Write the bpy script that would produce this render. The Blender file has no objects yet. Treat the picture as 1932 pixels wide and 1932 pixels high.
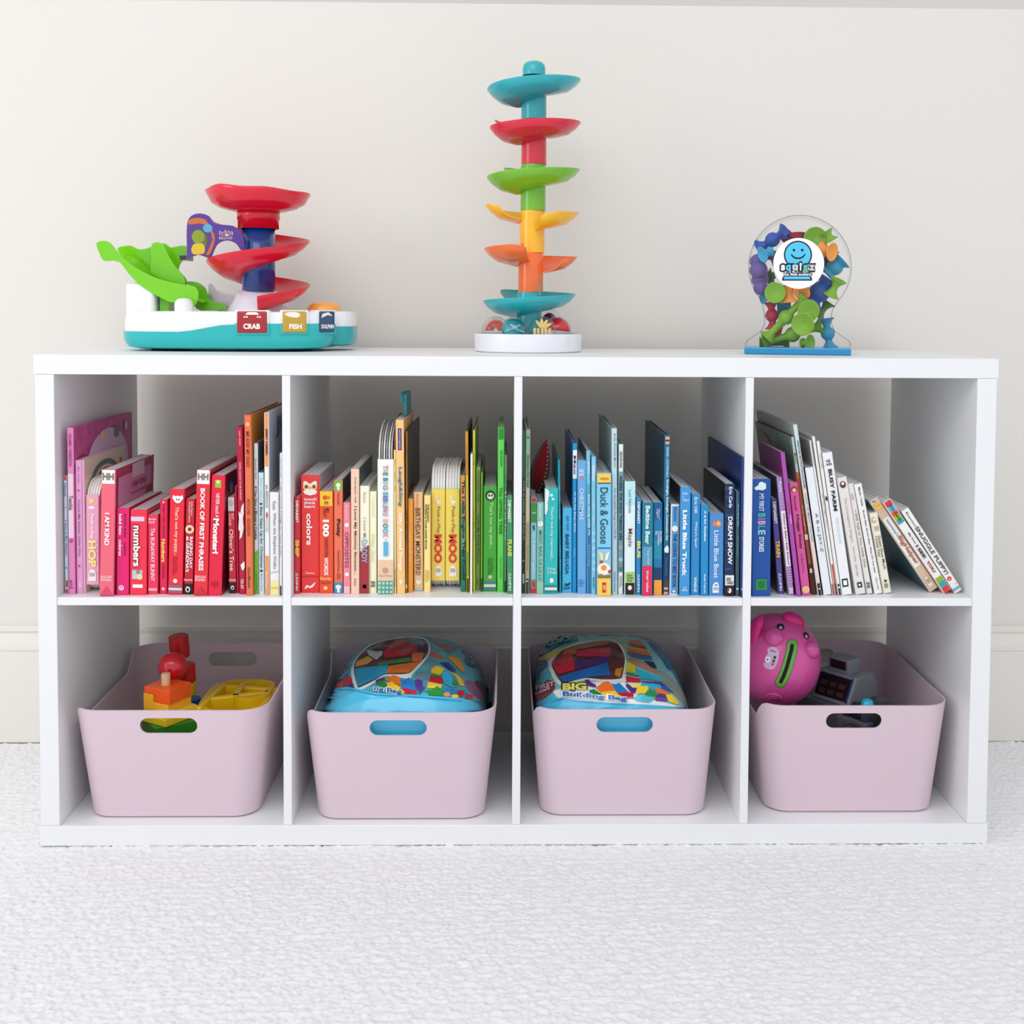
import bpy, bmesh, math, random
import numpy as np
from mathutils import Vector, Matrix
from mathutils.geometry import tessellate_polygon
random.seed(7)
SC = bpy.context.scene
COL = SC.collection
PI = math.pi
# ------------------------------------------------------------------ camera
CP = np.array([0.7095, -1.7285, 0.8253])
RIGHT = np.array([0.99982386, -0.01794372, 0.0055018])
UP = np.array([-0.00468113, 0.04546146, 0.99895513])
FWD = np.array([0.01817509, 0.99880493, -0.04536946])
FPX, CX, CY = 2152.72, 991.13, 683.75
cam = bpy.data.cameras.new('camera')
cam.sensor_width = 36; cam.lens = FPX / 1932 * 36
cam.shift_x = (966 - CX) / 1932; cam.shift_y = (CY - 966) / 1932
cam.clip_start = .05
co = bpy.data.objects.new('camera', cam); COL.objects.link(co)
co.matrix_world = Matrix(((RIGHT[0], UP[0], -FWD[0], CP[0]), (RIGHT[1], UP[1], -FWD[1], CP[1]),
                          (RIGHT[2], UP[2], -FWD[2], CP[2]), (0, 0, 0, 1)))
SC.camera = co
# ------------------------------------------------------------------ light
w = bpy.data.worlds.new('room_light'); SC.world = w; w.use_nodes = True
bg = w.node_tree.nodes['Background']
bg.inputs[0].default_value = (.93, .96, 1.0, 1); bg.inputs[1].default_value = .97
def area(name, loc, tgt, sx, sy, power, colr):
    l = bpy.data.lights.new(name, 'AREA'); l.shape = 'RECTANGLE'; l.size = sx; l.size_y = sy
    l.energy = power; l.color = colr
    o = bpy.data.objects.new(name, l); COL.objects.link(o)
    o.location = loc
    o.rotation_euler = (Vector(tgt) - Vector(loc)).to_track_quat('-Z', 'Y').to_euler()
    return o
area('window_light_main', (.1, -2.2, 2.7), (.6, .3, .7), 2.3, 1.3, 19, (1.0, .99, .975))
area('window_light_left', (-2.4, -1.7, 1.7), (.3, .3, .7), 1.2, 1.4, 16, (1.0, .985, .96))
VS = SC.view_settings
VS.view_transform = 'Standard'; VS.look = 'None'; VS.exposure = 0.06; VS.gamma = 1.0
VS.use_curve_mapping = False
SC.cycles.max_bounces = 8; SC.cycles.transparent_max_bounces = 24
SC.cycles.caustics_reflective = False; SC.cycles.caustics_refractive = False

# ------------------------------------------------------------------ helpers
W = (248, 248, 246); K = (32, 30, 36)
def lin(c):
    r = []
    for x in c[:3]:
        x /= 255.
        r.append(x / 12.92 if x <= .04045 else ((x + .055) / 1.055) ** 2.4)
    return tuple(r) + (1,)
MC = {}
def mat(c, rough=.45, spec=.5, coat=0, bump=0, bscale=200, var=0, emit=None, sheen=0):
    key = (tuple(c), rough, spec, coat, bump, bscale, var, sheen)
    if key in MC: return MC[key]
    m = bpy.data.materials.new('paint_%d_%d_%d' % tuple(c[:3])); m.use_nodes = True
    nt = m.node_tree; b = nt.nodes['Principled BSDF']
    b.inputs['Base Color'].default_value = lin(c)
    b.inputs['Roughness'].default_value = rough
    b.inputs['Specular IOR Level'].default_value = spec
    if coat: b.inputs['Coat Weight'].default_value = coat; b.inputs['Coat Roughness'].default_value = .08
    if sheen: b.inputs['Sheen Weight'].default_value = sheen
    if bump or var:
        tc = nt.nodes.new('ShaderNodeTexCoord')
        n = nt.nodes.new('ShaderNodeTexNoise'); n.inputs['Scale'].default_value = bscale
        n.inputs['Detail'].default_value = 4
        nt.links.new(tc.outputs['Object'], n.inputs['Vector'])
        if bump:
            bp = nt.nodes.new('ShaderNodeBump'); bp.inputs['Strength'].default_value = bump
            bp.inputs['Distance'].default_value = .002
            nt.links.new(n.outputs['Fac'], bp.inputs['Height']); nt.links.new(bp.outputs['Normal'], b.inputs['Normal'])
        if var:
            mx = nt.nodes.new('ShaderNodeMixRGB'); mx.blend_type = 'MULTIPLY'
            mx.inputs[0].default_value = 1
            rp = nt.nodes.new('ShaderNodeValToRGB')
            rp.color_ramp.elements[0].color = (1 - var,) * 3 + (1,); rp.color_ramp.elements[1].color = (1, 1, 1, 1)
            rp.color_ramp.elements[0].position = .35; rp.color_ramp.elements[1].position = .65
            nt.links.new(n.outputs['Fac'], rp.inputs[0])
            mx.inputs[1].default_value = lin(c); nt.links.new(rp.outputs[0], mx.inputs[2])
            nt.links.new(mx.outputs[0], b.inputs['Base Color'])
    MC[key] = m
    return m
def clear_mat(c, alpha, rough=.05):
    key = ('clear', tuple(c), alpha, rough)
    if key in MC: return MC[key]
    m = bpy.data.materials.new('clear_plastic'); m.use_nodes = True
    nt = m.node_tree; nt.nodes.clear()
    out = nt.nodes.new('ShaderNodeOutputMaterial')
    t = nt.nodes.new('ShaderNodeBsdfTransparent'); t.inputs[0].default_value = lin(c)
    g = nt.nodes.new('ShaderNodeBsdfGlossy'); g.inputs['Roughness'].default_value = rough
    fr = nt.nodes.new('ShaderNodeLayerWeight'); fr.inputs['Blend'].default_value = .5
    pw = nt.nodes.new('ShaderNodeMath'); pw.operation = 'POWER'; pw.inputs[1].default_value = 2.6
    nt.links.new(fr.outputs['Facing'], pw.inputs[0])
    mul = nt.nodes.new('ShaderNodeMath'); mul.operation = 'MULTIPLY_ADD'; mul.inputs[1].default_value = alpha * .6; mul.inputs[2].default_value = .035
    mx = nt.nodes.new('ShaderNodeMixShader')
    nt.links.new(pw.outputs[0], mul.inputs[0]); nt.links.new(mul.outputs[0], mx.inputs[0])
    nt.links.new(t.outputs[0], mx.inputs[1]); nt.links.new(g.outputs[0], mx.inputs[2])
    nt.links.new(mx.outputs[0], out.inputs[0])
    MC[key] = m
    return m

def ray(u, v): return FWD + RIGHT * ((u - CX) / FPX) - UP * ((v - CY) / FPX)
def atY(u, v, Y):
    d = ray(u, v); return CP + d * ((Y - CP[1]) / d[1])
def atZ(u, v, Z):
    d = ray(u, v); return CP + d * ((Z - CP[2]) / d[2])

class G:
    """collects geometry for ONE mesh object"""
    def __init__(s): s.v = []; s.f = []; s.m = []; s.s = []
    def add(s, v, f, mi=0, sm=False, M=None):
        o = len(s.v)
        if M is not None: v = [M @ Vector(p) for p in v]
        s.v += [tuple(p) for p in v]
        for q in f: s.f.append([i + o for i in q]); s.m.append(mi); s.s.append(sm)
        return s
    def obj(s, name, mats, parent=None, loc=None, rot=None, weld=False, normals=False):
        me = bpy.data.meshes.new(name); me.from_pydata(s.v, [], s.f)
        for m in (mats if isinstance(mats, (list, tuple)) else [mats]): me.materials.append(m)
        me.polygons.foreach_set('material_index', s.m)
        me.polygons.foreach_set('use_smooth', s.s)
        if weld or normals:
            bm = bmesh.new(); bm.from_mesh(me)
            if weld: bmesh.ops.remove_doubles(bm, verts=bm.verts, dist=1e-5)
            bmesh.ops.recalc_face_normals(bm, faces=bm.faces)
            bm.to_mesh(me); bm.free()
        me.update()
        o = bpy.data.objects.new(name, me); COL.objects.link(o)
        if parent is not None: o.parent = parent
        if loc is not None: o.location = loc
        if rot is not None: o.rotation_euler = rot
        return o
BXF = [(0, 3, 2, 1), (4, 5, 6, 7), (0, 1, 5, 4), (1, 2, 6, 5), (2, 3, 7, 6), (3, 0, 4, 7)]
def boxv(x0, x1, y0, y1, z0, z1):
    return [(x0, y0, z0), (x1, y0, z0), (x1, y1, z0), (x0, y1, z0), (x0, y0, z1), (x1, y0, z1), (x1, y1, z1), (x0, y1, z1)]
def box(x0, x1, y0, y1, z0, z1, bev=0, seg=2):
    v = boxv(x0, x1, y0, y1, z0, z1)
    if not bev: return v, BXF
    bm = bmesh.new(); vs = [bm.verts.new(p) for p in v]
    for q in BXF: bm.faces.new([vs[i] for i in q])
    bmesh.ops.bevel(bm, geom=list(bm.edges), offset=bev, segments=seg, profile=.6, affect='EDGES')
    bm.verts.index_update()
    r = [tuple(p.co) for p in bm.verts], [[q.index for q in f.verts] for f in bm.faces]
    bm.free(); return r
def lathe(pr, n=32, a0=0, closed=True, wave=None):
    v = []; f = []; k = len(pr)
    for i in range(n):
        a = a0 + 2 * PI * i / n
        for j, (r, z) in enumerate(pr):
            dz = wave(a, j) if wave else 0
            v.append((r * math.cos(a), r * math.sin(a), z + dz))
    for i in range(n):
        for j in range(k - 1):
            a, b = i * k + j, ((i + 1) % n) * k + j
            f.append((a, b, b + 1, a + 1))
    return v, f
def grid(P):
    """P[i][j] points -> quads"""
    nu, nv = len(P), len(P[0]); v = [p for r in P for p in r]
    f = [(i * nv + j, (i + 1) * nv + j, (i + 1) * nv + j + 1, i * nv + j + 1) for i in range(nu - 1) for j in range(nv - 1)]
    return v, f
def prism(poly, y0, y1, bev=0):
    """polygon in XZ extruded along Y"""
    n = len(poly)
    v = [(x, y0, z) for x, z in poly] + [(x, y1, z) for x, z in poly]
    f = [tuple(range(n)), tuple(range(2 * n - 1, n - 1, -1))] + [(i, i + n, (i + 1) % n + n, (i + 1) % n) for i in range(n)]
    if not bev: return v, f
    bm = bmesh.new(); vs = [bm.verts.new(p) for p in v]
    for q in f: bm.faces.new([vs[i] for i in q])
    bmesh.ops.recalc_face_normals(bm, faces=bm.faces)
    es = [e for e in bm.edges if (abs(e.verts[0].co.y - e.verts[1].co.y) < 1e-7)]
    bmesh.ops.bevel(bm, geom=es, offset=bev, segments=2, profile=.6, affect='EDGES')
    bm.verts.index_update()
    r = [tuple(p.co) for p in bm.verts], [[q.index for q in q2.verts] for q2 in bm.faces]
    bm.free(); return r
def tube(path, r, n=8, cap=True):
    v = []; f = []; path = [Vector(p) for p in path]; m = len(path)
    rr = r if isinstance(r, (list, tuple)) else [r] * m
    up = Vector((0, 0, 1))
    for i, p in enumerate(path):
        t = (path[min(i + 1, m - 1)] - path[max(i - 1, 0)]).normalized()
        a = t.cross(up)
        if a.length < 1e-3: a = t.cross(Vector((1, 0, 0)))
        a.normalize(); b = a.cross(t)
        for k in range(n):
            q = 2 * PI * k / n
            v.append(tuple(p + a * rr[i] * math.cos(q) + b * rr[i] * math.sin(q)))
    for i in range(m - 1):
        for k in range(n):
            f.append((i * n + k, i * n + (k + 1) % n, (i + 1) * n + (k + 1) % n, (i + 1) * n + k))
    if cap: f += [tuple(range(n - 1, -1, -1)), tuple(range((m - 1) * n, m * n))]
    return v, f
def sphere(r, nu=20, nv=12, c=(0, 0, 0), sc=(1, 1, 1)):
    v = []; f = []
    for j in range(nv + 1):
        t = PI * j / nv
        for i in range(nu):
            a = 2 * PI * i / nu
            v.append((c[0] + sc[0] * r * math.sin(t) * math.cos(a), c[1] + sc[1] * r * math.sin(t) * math.sin(a), c[2] + sc[2] * r * math.cos(t)))
    for j in range(nv):
        for i in range(nu):
            f.append((j * nu + i, (j + 1) * nu + i, (j + 1) * nu + (i + 1) % nu, j * nu + (i + 1) % nu))
    return v, f
def smooth_loop(pts, k=4):
    """closed Catmull-Rom"""
    n = len(pts); o = []
    for i in range(n):
        p0, p1, p2, p3 = [np.array(pts[(i + d) % n], float) for d in (-1, 0, 1, 2)]
        for j in range(k):
            t = j / k
            o.append(tuple(.5 * (2 * p1 + (p2 - p0) * t + (2 * p0 - 5 * p1 + 4 * p2 - p3) * t * t + (3 * p1 - p0 - 3 * p2 + p3) * t ** 3)))
    return o
def smooth_path(pts, k=4):
    pts = [np.array(p, float) for p in pts]; o = []
    n = len(pts)
    for i in range(n - 1):
        p0, p1, p2, p3 = pts[max(i - 1, 0)], pts[i], pts[i + 1], pts[min(i + 2, n - 1)]
        for j in range(k):
            t = j / k
            o.append(tuple(.5 * (2 * p1 + (p2 - p0) * t + (2 * p0 - 5 * p1 + 4 * p2 - p3) * t * t + (3 * p1 - p0 - 3 * p2 + p3) * t ** 3)))
    o.append(tuple(pts[-1])); return o
def tag(o, label, cat, group=None):
    o['label'] = label; o['category'] = cat
    if group: o['group'] = group
    return o
def thing(name, label, cat, loc=(0, 0, 0), rot=(0, 0, 0), group=None):
    o = bpy.data.objects.new(name, None); COL.objects.link(o); o.empty_display_size = .02
    o.location = loc; o.rotation_euler = rot
    return tag(o, label, cat, group)
def struct(o): o['kind'] = 'structure'; return o
TXT = {}
def text_mesh(s, bold=0):
    """flat lettering scaled to the unit square: (n,2) points and faces"""
    k = (s, bold)
    if k in TXT: return TXT[k]
    c = bpy.data.curves.new('lettering', 'FONT'); c.body = s; c.resolution_u = 3; c.offset = bold * 1.3 + .005 if -.01 < bold < .04 else bold
    c.align_x = 'LEFT'; c.space_line = .85
    o = bpy.data.objects.new('lettering', c)
    me = bpy.data.meshes.new_from_object(o)
    P = np.array([v.co[:2] for v in me.vertices]); F = [tuple(p.vertices) for p in me.polygons]
    bpy.data.objects.remove(o); bpy.data.curves.remove(c); bpy.data.meshes.remove(me)
    mn, mx = P.min(0), P.max(0)
    P = (P - mn) / np.maximum(mx - mn, 1e-6)
    TXT[k] = (P, F); return TXT[k]
# ------------------------------------------------------------------ the room
WALLY = .438; WTOP = 1.399
M_WALL = mat((230, 226, 220), .8, .2, bump=.08, bscale=420)
M_TRIM = mat((234, 230, 222), .45, .4)
g = G().add(*box(-3.2, 4.6, WALLY, WALLY + .12, 0, WTOP))
struct(g.obj('wall_back', M_WALL))
g = G(); s = 1.5
v = [(-3.2, WALLY, WTOP), (4.6, WALLY, WTOP), (4.6, WALLY - s, WTOP + s), (-3.2, WALLY - s, WTOP + s)]
v += [(x, y + .05, z + .05) for x, y, z in v]
g.add(v, [(0, 1, 2, 3), (7, 6, 5, 4), (0, 4, 5, 1), (1, 5, 6, 2), (2, 6, 7, 3), (3, 7, 4, 0)])
struct(g.obj('ceiling', mat((226, 224, 220), .85, .2, bump=.05, bscale=300)))
# baseboard: profile extruded along the wall (flat board, bead, cove and top lip)
pr = [(WALLY, .0), (WALLY - .016, .0), (WALLY - .016, .176), (WALLY - .0185, .178), (WALLY - .0185, .182), (WALLY - .014, .184),
      (WALLY - .0135, .189), (WALLY - .011, .198), (WALLY - .008, .207), (WALLY - .0075, .2105), (WALLY - .0125, .2125), (WALLY - .0125, .221), (WALLY - .010, .2225), (WALLY, .2225)]
g = G(); n = len(pr)
v = [(-3.2, y, z) for y, z in pr] + [(4.6, y, z) for y, z in pr]
g.add(v, [tuple(range(n)), tuple(range(2 * n - 1, n - 1, -1))] + [(i, (i + 1) % n, (i + 1) % n + n, i + n) for i in range(n)])
struct(g.obj('baseboard_back', M_TRIM, normals=True))
# floor slab below, patterned cut-loop carpet on top as a height field
g = G().add(*box(-3.2, 4.6, -4.5, WALLY, -.06, -.0035))
M_CARP = mat((242, 241, 243), .95, .08, bump=.4, bscale=900, var=.07, sheen=.15)
fl = struct(g.obj('floor', M_CARP))
def carpet(x0, x1, y0, y1, st, name):
    nx = int((x1 - x0) / st) + 1; ny = int((y1 - y0) / (st * .75)) + 1
    X, Y = np.meshgrid(np.linspace(x0, x1, nx), np.linspace(y0, y1, ny), indexing='ij')
    rs = np.random.RandomState(3)
    def vn(sc, seed):
        r = np.random.RandomState(seed).rand(256, 256)
        a = X / sc; b = Y / sc; i = np.floor(a).astype(int); j = np.floor(b).astype(int)
        fx = a - i; fy = b - j; fx = fx * fx * (3 - 2 * fx); fy = fy * fy * (3 - 2 * fy)
        q = lambda p, o: r[p % 256, o % 256]
        return (q(i, j) * (1 - fx) + q(i + 1, j) * fx) * (1 - fy) + (q(i, j + 1) * (1 - fx) + q(i + 1, j + 1) * fx) * fy
    Z = .0030 * (vn(.0040, 1) - .5) + .0016 * (vn(.009, 2) - .5) + .001 * (vn(.16, 5) - .5)
    # little fan-shaped loops on a staggered lattice, a groove behind each
    px, py = .0400, .0150
    Xw = X + .012 * (vn(.09, 8) - .5) + Y * .55; Yw = Y + .008 * (vn(.08, 9) - .5) - X * .06
    row = np.floor(Yw / py).astype(int)
    xs = Xw / px + .5 * (row % 2); ci = np.floor(xs).astype(int)
    rnd = np.random.RandomState(11).rand(512, 512)
    jx = rnd[ci % 512, row % 512]; jw = rnd[row % 512, (ci + 7) % 512]
    a = (xs - ci - .5 + (jx - .5) * .2) * 2
    bfr = Yw / py - row
    arc = .50 + .30 * (1 - a * a) - .06 * a + (jw - .5) * .25
    dd = (bfr - arc) / .11
    grv = np.exp(-dd * dd) * np.clip(1.0 - a * a * 3.6, 0, 1) * np.clip(1.5 * jw - .15, 0, 1.2)
    hump = np.clip(1 - ((bfr - arc + .42) / .42) ** 2, 0, 1) * np.clip(1 - a * a, 0, 1)
    Z = Z - .0085 * grv + .0008 * hump
    V = np.stack([X, Y, Z - .001], -1).reshape(-1, 3)
    I = np.arange(nx * ny).reshape(nx, ny)
    F = np.stack([I[:-1, :-1], I[1:, :-1], I[1:, 1:], I[:-1, 1:]], -1).reshape(-1, 4)
    me = bpy.data.meshes.new(name)
    me.vertices.add(len(V)); me.vertices.foreach_set('co', V.ravel())
    me.loops.add(F.size); me.loops.foreach_set('vertex_index', F.ravel())
    me.polygons.add(len(F)); me.polygons.foreach_set('loop_start', np.arange(0, F.size, 4)); me.polygons.foreach_set('loop_total', np.full(len(F), 4))
    me.polygons.foreach_set('use_smooth', np.ones(len(F), bool))
    me.update(calc_edges=True); me.materials.append(M_CARP)
    o = bpy.data.objects.new(name, me); COL.objects.link(o); return o
ca = carpet(-.46, 1.92, -.54, WALLY - .017, .0021, 'carpet_pile')
ca['kind'] = 'stuff'; ca['label'] = 'off-white carpet with rows of small woven loops'; ca['category'] = 'carpet'

# ------------------------------------------------------------------ the shelf unit
XV = [0, .0304, .3728, .3853, .7245, .7368, 1.0774, 1.0898, 1.4330, 1.465]
ZT, ZTI, MS, MB, ZBI = .7552, .7255, .3856, .3733, .0313
DEP = .39
M_WH = mat((238, 239, 241), .38, .45, bump=.02, bscale=60)
u = thing('cube_shelf', 'low white eight-compartment cube shelf standing on the carpet', 'shelf')
def panel(nm, *b): return G().add(*box(*b, .0007, 1)).obj(nm, M_WH, u)
panel('top_panel', 0, XV[9], 0, DEP, ZTI, ZT)
panel('bottom_panel', 0, XV[9], 0, DEP, 0, ZBI)
for a, b in ((.002, XV[1]), (XV[8], XV[9] - .002)): panel('side_panel', a, b, .0004, DEP, ZBI + .0003, ZTI - .0003)
for a, b in ((2, 3), (4, 5), (6, 7)): panel('divider', XV[a], XV[b], .0006, DEP, ZBI + .0003, ZTI - .0003)
for a, b in ((1, 2), (3, 4), (5, 6), (7, 8)): panel('shelf_board', XV[a] + .0003, XV[b] - .0003, .0012, DEP, MB, MS)

# ------------------------------------------------------------------ pink storage bins
M_BIN = mat((221, 199, 209), .5, .35, bump=.03, bscale=900)
def rrect(a, b, r, n=8):
    """rounded rectangle, ccw from the left end of the front edge; returns points, index of corner ends"""
    P = []
    for cx, cy, q in ((a - r, -b + r, -PI / 2), (a - r, b - r, 0), (-a + r, b - r, PI / 2), (-a + r, -b + r, PI)):
        for k in range(n + 1):
            t = q + PI / 2 * k / n
            P.append((cx + r * math.cos(t), cy + r * math.sin(t)))
    return P
def make_bin(label, xc, yf, wt, wb, dt, H, hx, dip=.030):
    t = thing('storage_bin', label, 'bin', (xc, yf + dt / 2, ZBI), group='pink bins in the lower compartments')
    n = 8; r = .042; NS = 10
    tw, td, bw, bd = wt / 2, dt / 2, wb / 2, dt / 2 - (wt - wb) / 2
    sub = 14
    def ring(a, b, rr):
        P = rrect(a, b, rr, n); Q = []; m = n + 1
        for c in range(4):
            Q += P[c * m:(c + 1) * m]
            p, q = P[(c + 1) * m - 1], P[((c + 1) * m) % len(P)]
            if c in (0, 2):   # right and left sides get extra columns
                Q += [(p[0] + (q[0] - p[0]) * k / sub, p[1] + (q[1] - p[1]) * k / sub) for k in range(1, sub)]
        return Q
    top = ring(tw, td, r); bot = ring(bw, bd, r * .85); foot = ring(bw - .004, bd - .004, r * .8)
    N = len(top); m = n + 1
    def ss(e0, e1, x):
        x = min(max((x - e0) / (e1 - e0), 0), 1); return x * x * (3 - 2 * x)
    hh = []
    for x, y in top:
        h = H + .004 * ss(-td, td, y)
        if x < 0 and dip:
            h -= dip * ss(-td + .012, -td + .045, y) * (1 - ss(td - .075, td - .04, y)) * ss(-tw + .03, -tw + .012, x)
        hh.append(h)
    V = [(x, y, 0) for x, y in foot]
    for j in range(NS + 1):
        k = j / NS
        for i in range(N):
            z = .003 + (hh[i] - .003) * k
            q = z / H
            V.append((bot[i][0] + (top[i][0] - bot[i][0]) * q, bot[i][1] + (top[i][1] - bot[i][1]) * q, z))
    F = [tuple(range(N - 1, -1, -1))]
    i_f0, i_f1 = N - 1, 0                      # front flat span: last point -> first point
    i_b0 = m + sub - 1 + m - 1; i_b1 = i_b0 + 1  # back flat span
    for j in range(NS + 1):
        for i in range(N):
            if j > 0 and i in (i_f0, i_b0): continue
            F.append((j * N + i, j * N + (i + 1) % N, (j + 1) * N + (i + 1) % N, (j + 1) * N + i))
    for (ia, ib) in ((i_f0, i_f1), (i_b0, i_b1)):   # wall with a stadium-shaped hand hole
        ring_i = [j * N + ia for j in range(NS + 1, 0, -1)] + [j * N + ib for j in range(1, NS + 2)]
        outer = [Vector((V[k][0], V[k][2], 0)) for k in ring_i]
        cxh = hx if ia == i_f0 else .02; czh = H - .0245; hw, hr = .044, .0125
        hole = []
        for k in range(13): a = -PI / 2 + PI * k / 12; hole.append((cxh + hw - hr + hr * math.cos(a), czh + hr * math.sin(a)))
        for k in range(13): a = PI / 2 + PI * k / 12; hole.append((cxh - hw + hr + hr * math.cos(a), czh + hr * math.sin(a)))
        hi = []
        for x, z in hole:
            q = z / H; y0 = V[N + ia][1]; y1 = V[(NS + 1) * N + ia][1]; z0 = V[N + ia][2]; z1 = V[(NS + 1) * N + ia][2]
            hi.append(len(V)); V.append((x, y0 + (y1 - y0) * (z - z0) / (z1 - z0), z))
        idx = ring_i + hi
        for tri in tessellate_polygon([outer, [Vector((x, z, 0)) for x, z in hole]]):
            F.append(tuple(idx[k] for k in tri))
    g = G(); g.add(V, F, 0, True)
    o = g.obj('bin_shell', M_BIN, t, normals=True)
    md = o.modifiers.new('wall', 'SOLIDIFY'); md.thickness = .0026; md.offset = -1
    md2 = o.modifiers.new('crease', 'EDGE_SPLIT'); md2.split_angle = math.radians(40)
    return t
BINS = []
def bin_at(ul, ur, vtop, ubl, ubr, vb, hole_u, label):
    yb = atZ((ubl + ubr) / 2, vb, ZBI)[1]
    yt = yb - .014
    a, b = atY(ul, vtop, yt + .04)[0], atY(ur, vtop, yt + .04)[0]
    c, d = atY(ubl, vb, yb + .03)[0], atY(ubr, vb, yb + .03)[0]
    H = atY((ul + ur) / 2, vtop, yt)[2] - ZBI
    xc = (a + b) / 2
    hx = atY(hole_u, vtop + 25, yt)[0] - xc
    BINS.append((xc, yt, b - a, H))
    return make_bin(label, xc, yt, b - a, d - c, .345, H, hx)
bin_at(147, 511, 1341, 175, 489, 1546, 317, 'pale pink plastic bin holding wooden stacking shapes')
bin_at(577, 937, 1345, 600, 914, 1549, 751, 'pale pink bin holding the zipped bag beside the wooden shapes bin')
bin_at(1002, 1349, 1339, 1016, 1326, 1540, 1179, 'pale pink bin holding the bag lettered Big Building Bag')
bin_at(1423, 1781, 1332, 1440, 1754, 1535, 1612, 'dusty pink bin holding a pink pig toy and grey register')
# ------------------------------------------------------------------ books
M_PAGE = mat((226, 223, 216), .8, .2, var=.12, bscale=500)
M_BOARD = mat((214, 214, 216), .7, .2)
GRP = "children's books in the upper compartments"
CRS = {1: (100, 700, .2277), 2: (300, 700, .22767), 3: (540, 700, .2277), 4: (740, 700, .22769), 5: (970, 700, .2277),
       6: (1190, 700, .2277), 7: (1400, 750, .20185), 8: (1600, 750, .20186)}
CUR = [1]; LAST = [None]; RLIM = [9]
W = (248, 248, 246); K = (32, 30, 36); NV = (24, 44, 96)
def cm(c): return mat(c, .32, .4) if len(c) == 3 else mat(c[:3], .32, .4, var=c[3], bscale=70)
def slab(g, poly, y, y2, mi):
    v, f = prism(poly, y, y2); g.add(v, f, mi)
def flat_poly(pts, y):
    return [(x, y, z) for x, z in pts], [tuple(range(len(pts)))]
def bk(xbl, xbr, xtl, yt, yb, dep, typ, sp, rc, lc, label, *items):
    ox, oy, s = CRS[CUR[0]]
    U = lambda x: ox + x * s
    V = lambda y: oy + y * s
    vb, vt = V(yb), V(yt)
    Y = min(max(atZ(U(xbl), vb, MS)[1], .006), .06)
    a = atY(U(xbl), vb, Y); b = atY(U(xbr), vb, Y); c = atY(U(xtl), vt, Y)
    z0 = MS + .0002
    H = c[2] - z0; dx = c[0] - a[0]
    lean = math.atan2(dx, H)
    if abs(lean) < .004: lean = 0
    h = math.hypot(dx, H); t = (b[0] - a[0]) * math.cos(lean) if abs(lean) < .3 else (b[0] - a[0]) / math.cos(lean)
    t = max(t - .0003, .0025)
    xl = a[0]
    tn = math.tan(lean)
    # keep clear of the neighbour already standing on the left
    if LAST[0]:
        pxr, ptn, ph = LAST[0]
        zc = min(ph, H)
        viol = max(pxr - xl, (pxr + ptn * zc) - (xl + tn * zc)) + .0003
        if viol > 0:
            xl += viol
            t = max(t - viol * math.cos(lean), .003)
    over = xl + t / math.cos(lean) + max(tn, 0) * H - RLIM[0]
    if over > 0: t = max(t - over, .003)
    LAST[0] = (xl + t / math.cos(lean), tn, H) if lean <= 0 else (xl + t / math.cos(lean), tn, H)
    o = thing('book', label, 'book', (xl, Y, z0 + (t * math.sin(lean) if lean > 0 else 0)), (0, lean, 0), GRP)
    d = dep
    cth = {'H': .0022, 'B': .0016, 'P': .0008, 'T': .0016}[typ]
    cth = min(cth, t * .3)
    ch = min(.0011, t * .2)
    sz0, sz1 = 0, h
    if typ == 'T': sz0, sz1 = h * .075, h * (.87 if lc[0] == 242 else .825)
    g = G()
    pr = [(0, cth), (0, ch), (ch, 0), (t - ch, 0), (t, ch), (t, cth)]
    v = [(x, y, sz0) for x, y in pr] + [(x, y, sz1) for x, y in pr]
    g.add(v, [(5, 4, 3, 2, 1, 0), (6, 7, 8, 9, 10, 11)] + [(i, (i + 1) % 6, (i + 1) % 6 + 6, i + 6) for i in range(6)], 0)
    mats = [cm(sp), cm(rc), cm(lc)]
    if typ != 'T':
        g.add(*box(0, cth, cth, d, 0, h), 2); g.add(*box(t - cth, t, cth, d, 0, h), 1)
        g.obj('cover', mats, o)
        pg = G()
        if typ == 'H': pg.add(*box(cth, t - cth, cth, d - .004, .003, h - .0032))
        elif typ == 'P': pg.add(*box(cth, t - cth, cth, d - .0008, .0006, h - .0006))
        else:
            n = max(2, int(t / .0034)); tt = (t - 2 * cth) / n
            for k in range(n):
                q = .0004 + .0005 * ((k * 7) % 3)
                pg.add(*box(cth + k * tt + .00015, cth + (k + 1) * tt - .00015, cth, d - q, q * .5, h - q))
        pg.obj('pages', M_PAGE if typ != 'B' else M_BOARD, o)
    else:
        g.obj('spine', mats, o)
        n = max(5, int(t / .0042)); tt = t / n; R = .034
        for k in range(n):
            q = .0006 * ((k * 5) % 3)
            prf = []
            for cy, cz, a0 in ((.0035 + R, R, PI), (d - R, R, PI * 1.5), (d - R, h - R, 0), (.0035 + R, h - R, PI / 2)):
                for i in range(7):
                    aa = a0 + PI / 2 * i / 6; prf.append((cy + R * math.cos(aa) - q * .5, cz + R * math.sin(aa) - q))
            m = len(prf); x0, x1 = k * tt + .0003, (k + 1) * tt - .0003
            v = [(x0, y, max(z, 0)) for y, z in prf] + [(x1, y, max(z, 0)) for y, z in prf]
            f = [tuple(range(m)), tuple(range(2 * m - 1, m - 1, -1))] + [(i, i + m, (i + 1) % m + m, (i + 1) % m) for i in range(m)]
            G().add(v, f).obj('page', mat((240, 238, 234), .6, .3), o)
    fz = lambda y: h * (1 - (y - yt) / (yb - yt))
    lay = 0
    pieces = {}
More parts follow.
